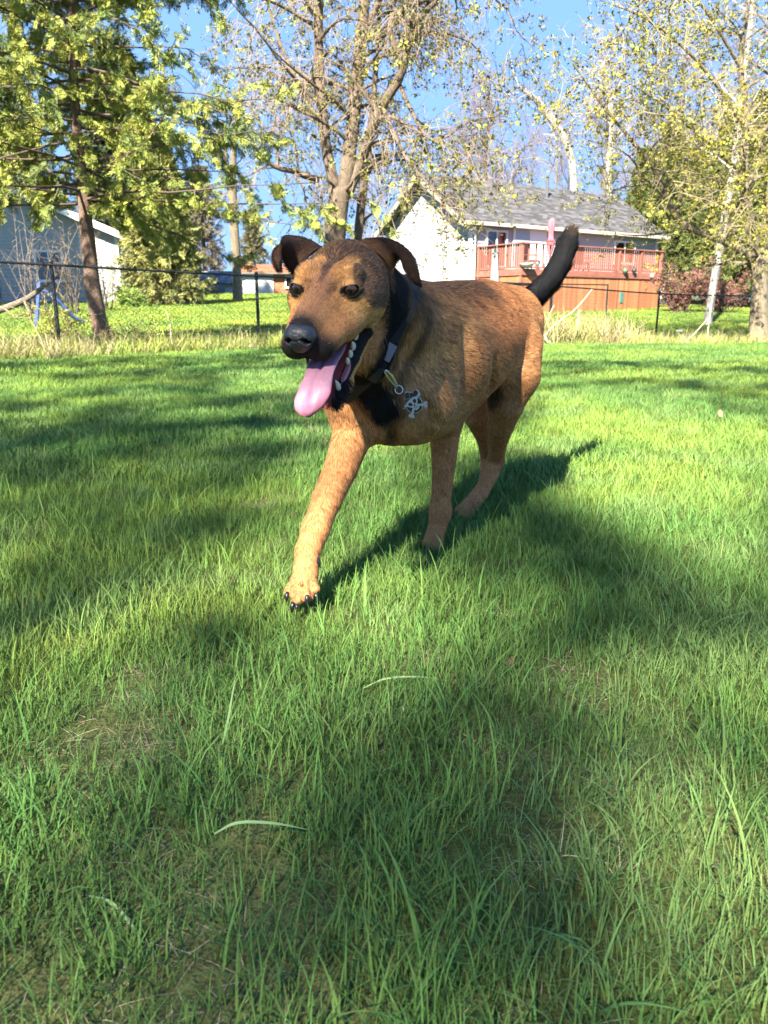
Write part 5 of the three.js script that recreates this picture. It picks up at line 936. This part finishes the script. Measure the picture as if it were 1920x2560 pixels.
      if (headness > 0.3) {
        const ja = q.y - hy, jb = q.z - hz, jy = hy + ja * Math.cos(BETA) + jb * Math.sin(BETA), jz = hz + jb * Math.cos(BETA) - ja * Math.sin(BETA);
        if (jz > 0.0 && jy < -0.03 && jy > -0.062 && q.y < -0.05) continue;
        if (eyes.some((e) => e.c.distanceTo(p) < 0.0168)) continue;
        f = HN(Math.sign(q.x) * 0.35, q.z > 0.02 ? 0.12 : -0.1, -1); len = lerp(0.003, 0.009, sstep(0.1, -0.04, q.z)) * rr(0.8, 1.2); wid *= 0.7;
      } else {
        const leg = 1 - sstep(0.30, 0.44, p.y), chest = 1 - sstep(1.66, 1.80, -p.z);
        f = back.clone().lerp(V(0.1, -1, -0.1), Math.max(leg, 0.75 * chest, 0.25)); if (p.y < 0.12) len *= 0.6; len *= lerp(1, 0.5, leg); wid *= lerp(1, 0.75, leg);
        if (-p.z > 2.33 && p.x > 0.38 && p.y > 0.55) { f = V(0.45, 0.7, -0.2); len *= 1.35; wid *= 1.2; lift = 0.3; }
      }
      f.addScaledVector(V(rr(-1, 1), rr(-1, 1), rr(-1, 1)), 0.17); f.addScaledVector(n, -f.dot(n)).normalize();
      const y = f.multiplyScalar(0.97).addScaledVector(n, len < 0.006 ? 0.34 : lift).normalize(), x = y.clone().cross(n).normalize(), z = x.clone().cross(y);
      m.makeBasis(x.multiplyScalar(wid), y.multiplyScalar(len), z.multiplyScalar(len)).setPosition(p.addScaledVector(n, -0.0002));
      const lum = rr(0.6, 1.5) * (0.55 + 0.9 * noise3(p, 210)), g2 = (rnd() < 0.14 ? 0.5 : 1) * lum;
      if (cc[0] < 0.13 && cc[0] > 0.03 && rnd() < 0.3) cc = [0.20, 0.11, 0.05];
      items.push({ m: m.clone(), c: new THREE.Color().setRGB(Math.min(0.9, cc[0] * g2 + 0.002), Math.min(0.9, cc[1] * g2 + 0.002), Math.min(0.9, cc[2] * g2 + 0.002)) });
    }
    for (const e of [e1, e2]) {                                     // the ears' own short nap
      const g = e.geometry, P = g.attributes.position, N3 = g.attributes.normal, C = g.attributes.color, I = g.index, nt = I.count / 3, tipP = V().fromBufferAttribute(P, 26 * 15 + 7), baseP = V().fromBufferAttribute(P, 7), fl = tipP.sub(baseP).normalize();
      for (let i = 0; i < 9000; i++) {
        const t = Math.floor(rnd() * nt), id = [0, 1, 2].map((j) => I.getX(t * 3 + j)), w = [rnd(), rnd(), rnd()], s = w[0] + w[1] + w[2], p = V(), n = V(); let r = 0, gg = 0, bb = 0;
        id.forEach((k, j) => { const q = w[j] / s; p.addScaledVector(a.fromBufferAttribute(P, k), q); n.addScaledVector(b.fromBufferAttribute(N3, k), q); r += C.getX(k) * q; gg += C.getY(k) * q; bb += C.getZ(k) * q; });
        if (n.lengthSq() < 1e-6) continue; n.normalize(); const toEye = V(-p.x, EYE - p.y, -p.z); if (n.dot(toEye) < 0) n.negate();
        const f = fl.clone().addScaledVector(V(rr(-1, 1), rr(-1, 1), rr(-1, 1)), 0.3); f.addScaledVector(n, -f.dot(n)).normalize(); const y = f.multiplyScalar(0.97).addScaledVector(n, 0.22).normalize(), x = y.clone().cross(n).normalize(), z = x.clone().cross(y), L = rr(0.005, 0.009), k2 = rr(0.6, 1.6);
        m.makeBasis(x.multiplyScalar(rr(0.0007, 0.0012)), y.multiplyScalar(L), z.multiplyScalar(L)).setPosition(p); items.push({ m: m.clone(), c: new THREE.Color().setRGB(r * k2, gg * k2, bb * k2) });
      }
    }
    mass('fur', G, new THREE.MeshPhysicalMaterial({ roughness: 0.8, specularIntensity: 0.25, side: THREE.DoubleSide }), items, dog);
  }

  // ---------------------------------------------------------------- collar, snap hook, ring and skull tag
  const collar = thing('dog_collar', 'black webbing collar with grey slider around the dog\'s neck', 'collar');
  const K1 = hit(1022, 775), K3 = hit(940, 932), NM = S(962, 806, 1.68, 1).p, ax = K3.clone().sub(NM).cross(K1.clone().sub(NM)).normalize(); if (ax.z < 0) ax.negate();
  const CC = NM;
  const cu = V(0, 1, 0).addScaledVector(ax, -ax.y).normalize(), cv = ax.clone().cross(cu), ringPts = [];
  const NR = 72;
  for (let i = 0; i < NR; i++) {
    const t = (i / NR) * Math.PI * 2, d = cu.clone().multiplyScalar(Math.cos(t)).addScaledVector(cv, Math.sin(t)); let r = 0.30; 
    for (let s = 0.02; s < 0.30; s += 0.002) { const p = CC.clone().addScaledVector(d, s); if (sdf(p.x, p.y, p.z) > 0) { r = s; break; } }
    ringPts.push({ d, r: Math.min(r, 0.19) });
  }
  for (let pass = 0; pass < 4; pass++) { const rs = ringPts.map((q) => q.r); ringPts.forEach((q, i) => { q.r = (rs[(i + NR - 1) % NR] + 2 * rs[i] + rs[(i + 1) % NR]) / 4; }); }
  function strap(i0, i1, half, h0, h1) {                            // a closed band section from ring index i0 to i1
    const pos = [], idx = []; const n = i1 - i0;
    for (let i = i0; i <= i1; i++) { const q = ringPts[((i % NR) + NR) % NR]; for (const [s, h] of [[-half, h0], [half, h0], [half, h1], [-half, h1]]) { const p = CC.clone().addScaledVector(q.d, q.r + h).addScaledVector(ax, s); pos.push(p.x, p.y, p.z); } }
    for (let i = 0; i < n; i++) for (let k = 0; k < 4; k++) { const a = i * 4 + k, b = i * 4 + ((k + 1) % 4); idx.push(a, a + 4, b, b, a + 4, b + 4); }
    idx.push(0, 1, 2, 0, 2, 3, n * 4, n * 4 + 2, n * 4 + 1, n * 4, n * 4 + 3, n * 4 + 2);
    return toCreasedNormals(geo(pos, idx), 0.6);
  }
  const idxAt = (px, py) => { let best = 0, bd = 1e9; ringPts.forEach((q, i) => { const p = CC.clone().addScaledVector(q.d, q.r + 0.006), s = toPx(p), e = Math.hypot(s[0] - px, s[1] - py) + (p.z < CC.z - 0.03 ? 60 : 0); if (e < bd) { bd = e; best = i; } }); return best; };
  part('strap', strap(0, NR, 0.0085, 0.001, 0.0055), mat(0.010, 0.010, 0.011, 0.95), collar);
  const iS = idxAt(985, 886), iB = idxAt(945, 930);
  part('slider', strap(iS - 1, iS + 1, 0.0105, 0.0045, 0.0085), mat(0.13, 0.12, 0.13, 0.35), collar);
  part('buckle', strap(iB - 1, iB + 1, 0.0115, 0.0045, 0.010), mat(0.02, 0.021, 0.03, 0.35), collar);
  console.log('collar', ringPts.filter((_, i) => i % 6 === 0).map((q) => toPx(CC.clone().addScaledVector(q.d, q.r)).map(Math.round).join(',')).join(' '));
  const steel = new THREE.MeshStandardMaterial({ color: new THREE.Color().setRGB(0.74, 0.74, 0.73), roughness: 0.3, metalness: 0.85 });
  const hook = thing('snap_hook', 'small silver snap hook hanging from the dog\'s collar', 'hook');
  const near = (px, py, lift) => { const p = hit(px, py), o = V(0, EYE, 0).sub(p).normalize(); return p.addScaledVector(o, lift); };
  const k0 = near(963, 926, 0.016), k1 = near(992, 968, 0.018);
  {
    const d = k1.clone().sub(k0), s = V(0, 0, 1).cross(d).normalize().multiplyScalar(0.0045);
    const loop = []; for (let i = 0; i <= 28; i++) { const t = (i / 28) * Math.PI * 2; loop.push(k0.clone().addScaledVector(d, 0.5 - 0.5 * Math.cos(t)).addScaledVector(s, Math.sin(t) * (0.75 + 0.25 * Math.cos(t)))); }
    part('hook_loop', tube(loop, loop.map(() => 0.0019), 10), steel, hook);
    part('gate', tube([k0.clone().addScaledVector(d, 0.3).addScaledVector(s, 1.2), k0.clone().addScaledVector(d, 0.9).addScaledVector(s, 0.9)], [0.0017, 0.0015], 8), steel, hook);
  }
  const rc = near(997, 974, 0.018), rg = new THREE.TorusGeometry(0.0085, 0.0009, 10, 40); rg.rotateX(-0.3); rg.rotateY(0.25); rg.translate(rc.x, rc.y, rc.z);
  tag(part('split_ring', rg, steel, scene), 'thin silver split ring between snap hook and skull tag', 'ring');
  const tagO = thing('dog_tag', 'silver and black pirate skull tag with crossbones on the dog\'s chest', 'dog tag');
  {
    const tc = near(1030, 1005, 0.016), u = 0.0245;                 // u: half height of the emblem
    tagO.position.copy(tc); tagO.lookAt(0, EYE, 0); tagO.rotateX(0.1); tagO.rotateZ(0.70);
    const black = mat(0.006, 0.006, 0.007, 0.3), pewter = new THREE.MeshStandardMaterial({ color: new THREE.Color().setRGB(0.42, 0.43, 0.41), roughness: 0.42, metalness: 0.7 });
    const shp = (pts) => { const s = new THREE.Shape(); const c = new THREE.SplineCurve(pts.map(([x, y]) => new THREE.Vector2(x * u, y * u))); s.setFromPoints(c.getPoints(pts.length * 6)); return s; };
    const ex = (s, d, z, b = 0.0003) => { const g = new THREE.ExtrudeGeometry(s, { depth: d, bevelEnabled: true, bevelSize: b, bevelThickness: b, bevelSegments: 2, curveSegments: 16 }); g.translate(0, 0, z); return g; };
    const hat = [[-1.02, 0.28], [-0.98, 0.62], [-0.62, 0.60], [-0.42, 0.78], [-0.2, 1.0], [0.2, 1.0], [0.42, 0.78], [0.62, 0.60], [0.98, 0.62], [1.02, 0.28], [0.72, 0.12], [0.4, 0.3], [0, 0.36], [-0.4, 0.3], [-0.72, 0.12], [-1.02, 0.28]];
    const inner = hat.map(([x, y]) => [x * 0.9, 0.5 + (y - 0.5) * 0.82]);
    part('hat_edge', ex(shp(hat), 0.0018, 0), pewter, tagO);
    part('hat', ex(shp(inner), 0.0008, 0.0014), black, tagO);
    const bone = (a) => { const list = [box(0, 0, 0.0014, u * 1.9, u * 0.2, 0.0014)]; for (const s of [-1, 1]) for (const t of [-1, 1]) { const g = new THREE.CylinderGeometry(u * 0.155, u * 0.155, 0.0016, 18); g.rotateX(Math.PI / 2); g.translate(s * u * 0.98, t * u * 0.12, 0.0014); list.push(g); } const g = merge(list); g.rotateZ(a); g.translate(0, -u * 0.35, 0); return g; };
    part('bone', bone(0.62), pewter, tagO); const b2 = bone(-0.62); b2.translate(0, 0, 0.0004); part('bone', b2, pewter, tagO);
    const disc = new THREE.CylinderGeometry(u * 0.72, u * 0.72, 0.0012, 40); disc.rotateX(Math.PI / 2); disc.translate(0, -u * 0.3, -0.0003); part('backing', disc, black, tagO);
    const rim = new THREE.TorusGeometry(u * 0.72, 0.0008, 8, 48); rim.translate(0, -u * 0.3, 0.0002); part('rim', rim, pewter, tagO);
    const skull = [[-0.46, 0.22], [-0.5, -0.08], [-0.36, -0.3], [-0.24, -0.42], [-0.22, -0.72], [0, -0.8], [0.22, -0.72], [0.24, -0.42], [0.36, -0.3], [0.5, -0.08], [0.46, 0.22], [0, 0.3], [-0.46, 0.22]];
    part('skull', ex(shp(skull), 0.0012, 0.0020), pewter, tagO);
    for (const s of [-1, 1]) { const g = ex(shp([[s * 0.08, -0.02], [s * 0.14, -0.24], [s * 0.34, -0.16], [s * 0.38, 0.06], [s * 0.22, 0.1], [s * 0.08, -0.02]]), 0.0004, 0.0034, 0.0001); part('eye_socket', g, black, tagO); }
    part('nose_hole', ex(shp([[0, -0.22], [-0.08, -0.38], [0.08, -0.38], [0, -0.22]]), 0.0004, 0.0034, 0.0001), black, tagO);
    for (const y of [-0.5, -0.6]) part('tooth_line', box(0, y * u, 0.0036, u * 0.34, u * 0.03, 0.0004), black, tagO);
    part('fold_line', tube(curve([[-0.3, 0.72], [-0.2, 0.5], [0.0, 0.44], [0.2, 0.55], [0.28, 0.78]].map(([x, y]) => V(x * u, y * u, 0.0026)), 16), Array(17).fill(0.0004), 6), pewter, tagO);
    for (const s of [-1, 1]) { const g = new THREE.SphereGeometry(0.0009, 8, 6); g.translate(s * 0.55 * u, 0.5 * u, 0.0027); part('stud', g, pewter, tagO); }
    const lug = new THREE.TorusGeometry(0.0032, 0.0009, 8, 20); lug.translate(0, u * 1.12, 0.0008); part('lug', lug, pewter, tagO);
  }
}
scene.traverse((o) => { if (o.isMesh) { o.castShadow = true; o.receiveShadow = true; } });
renderer.render(scene, camera);
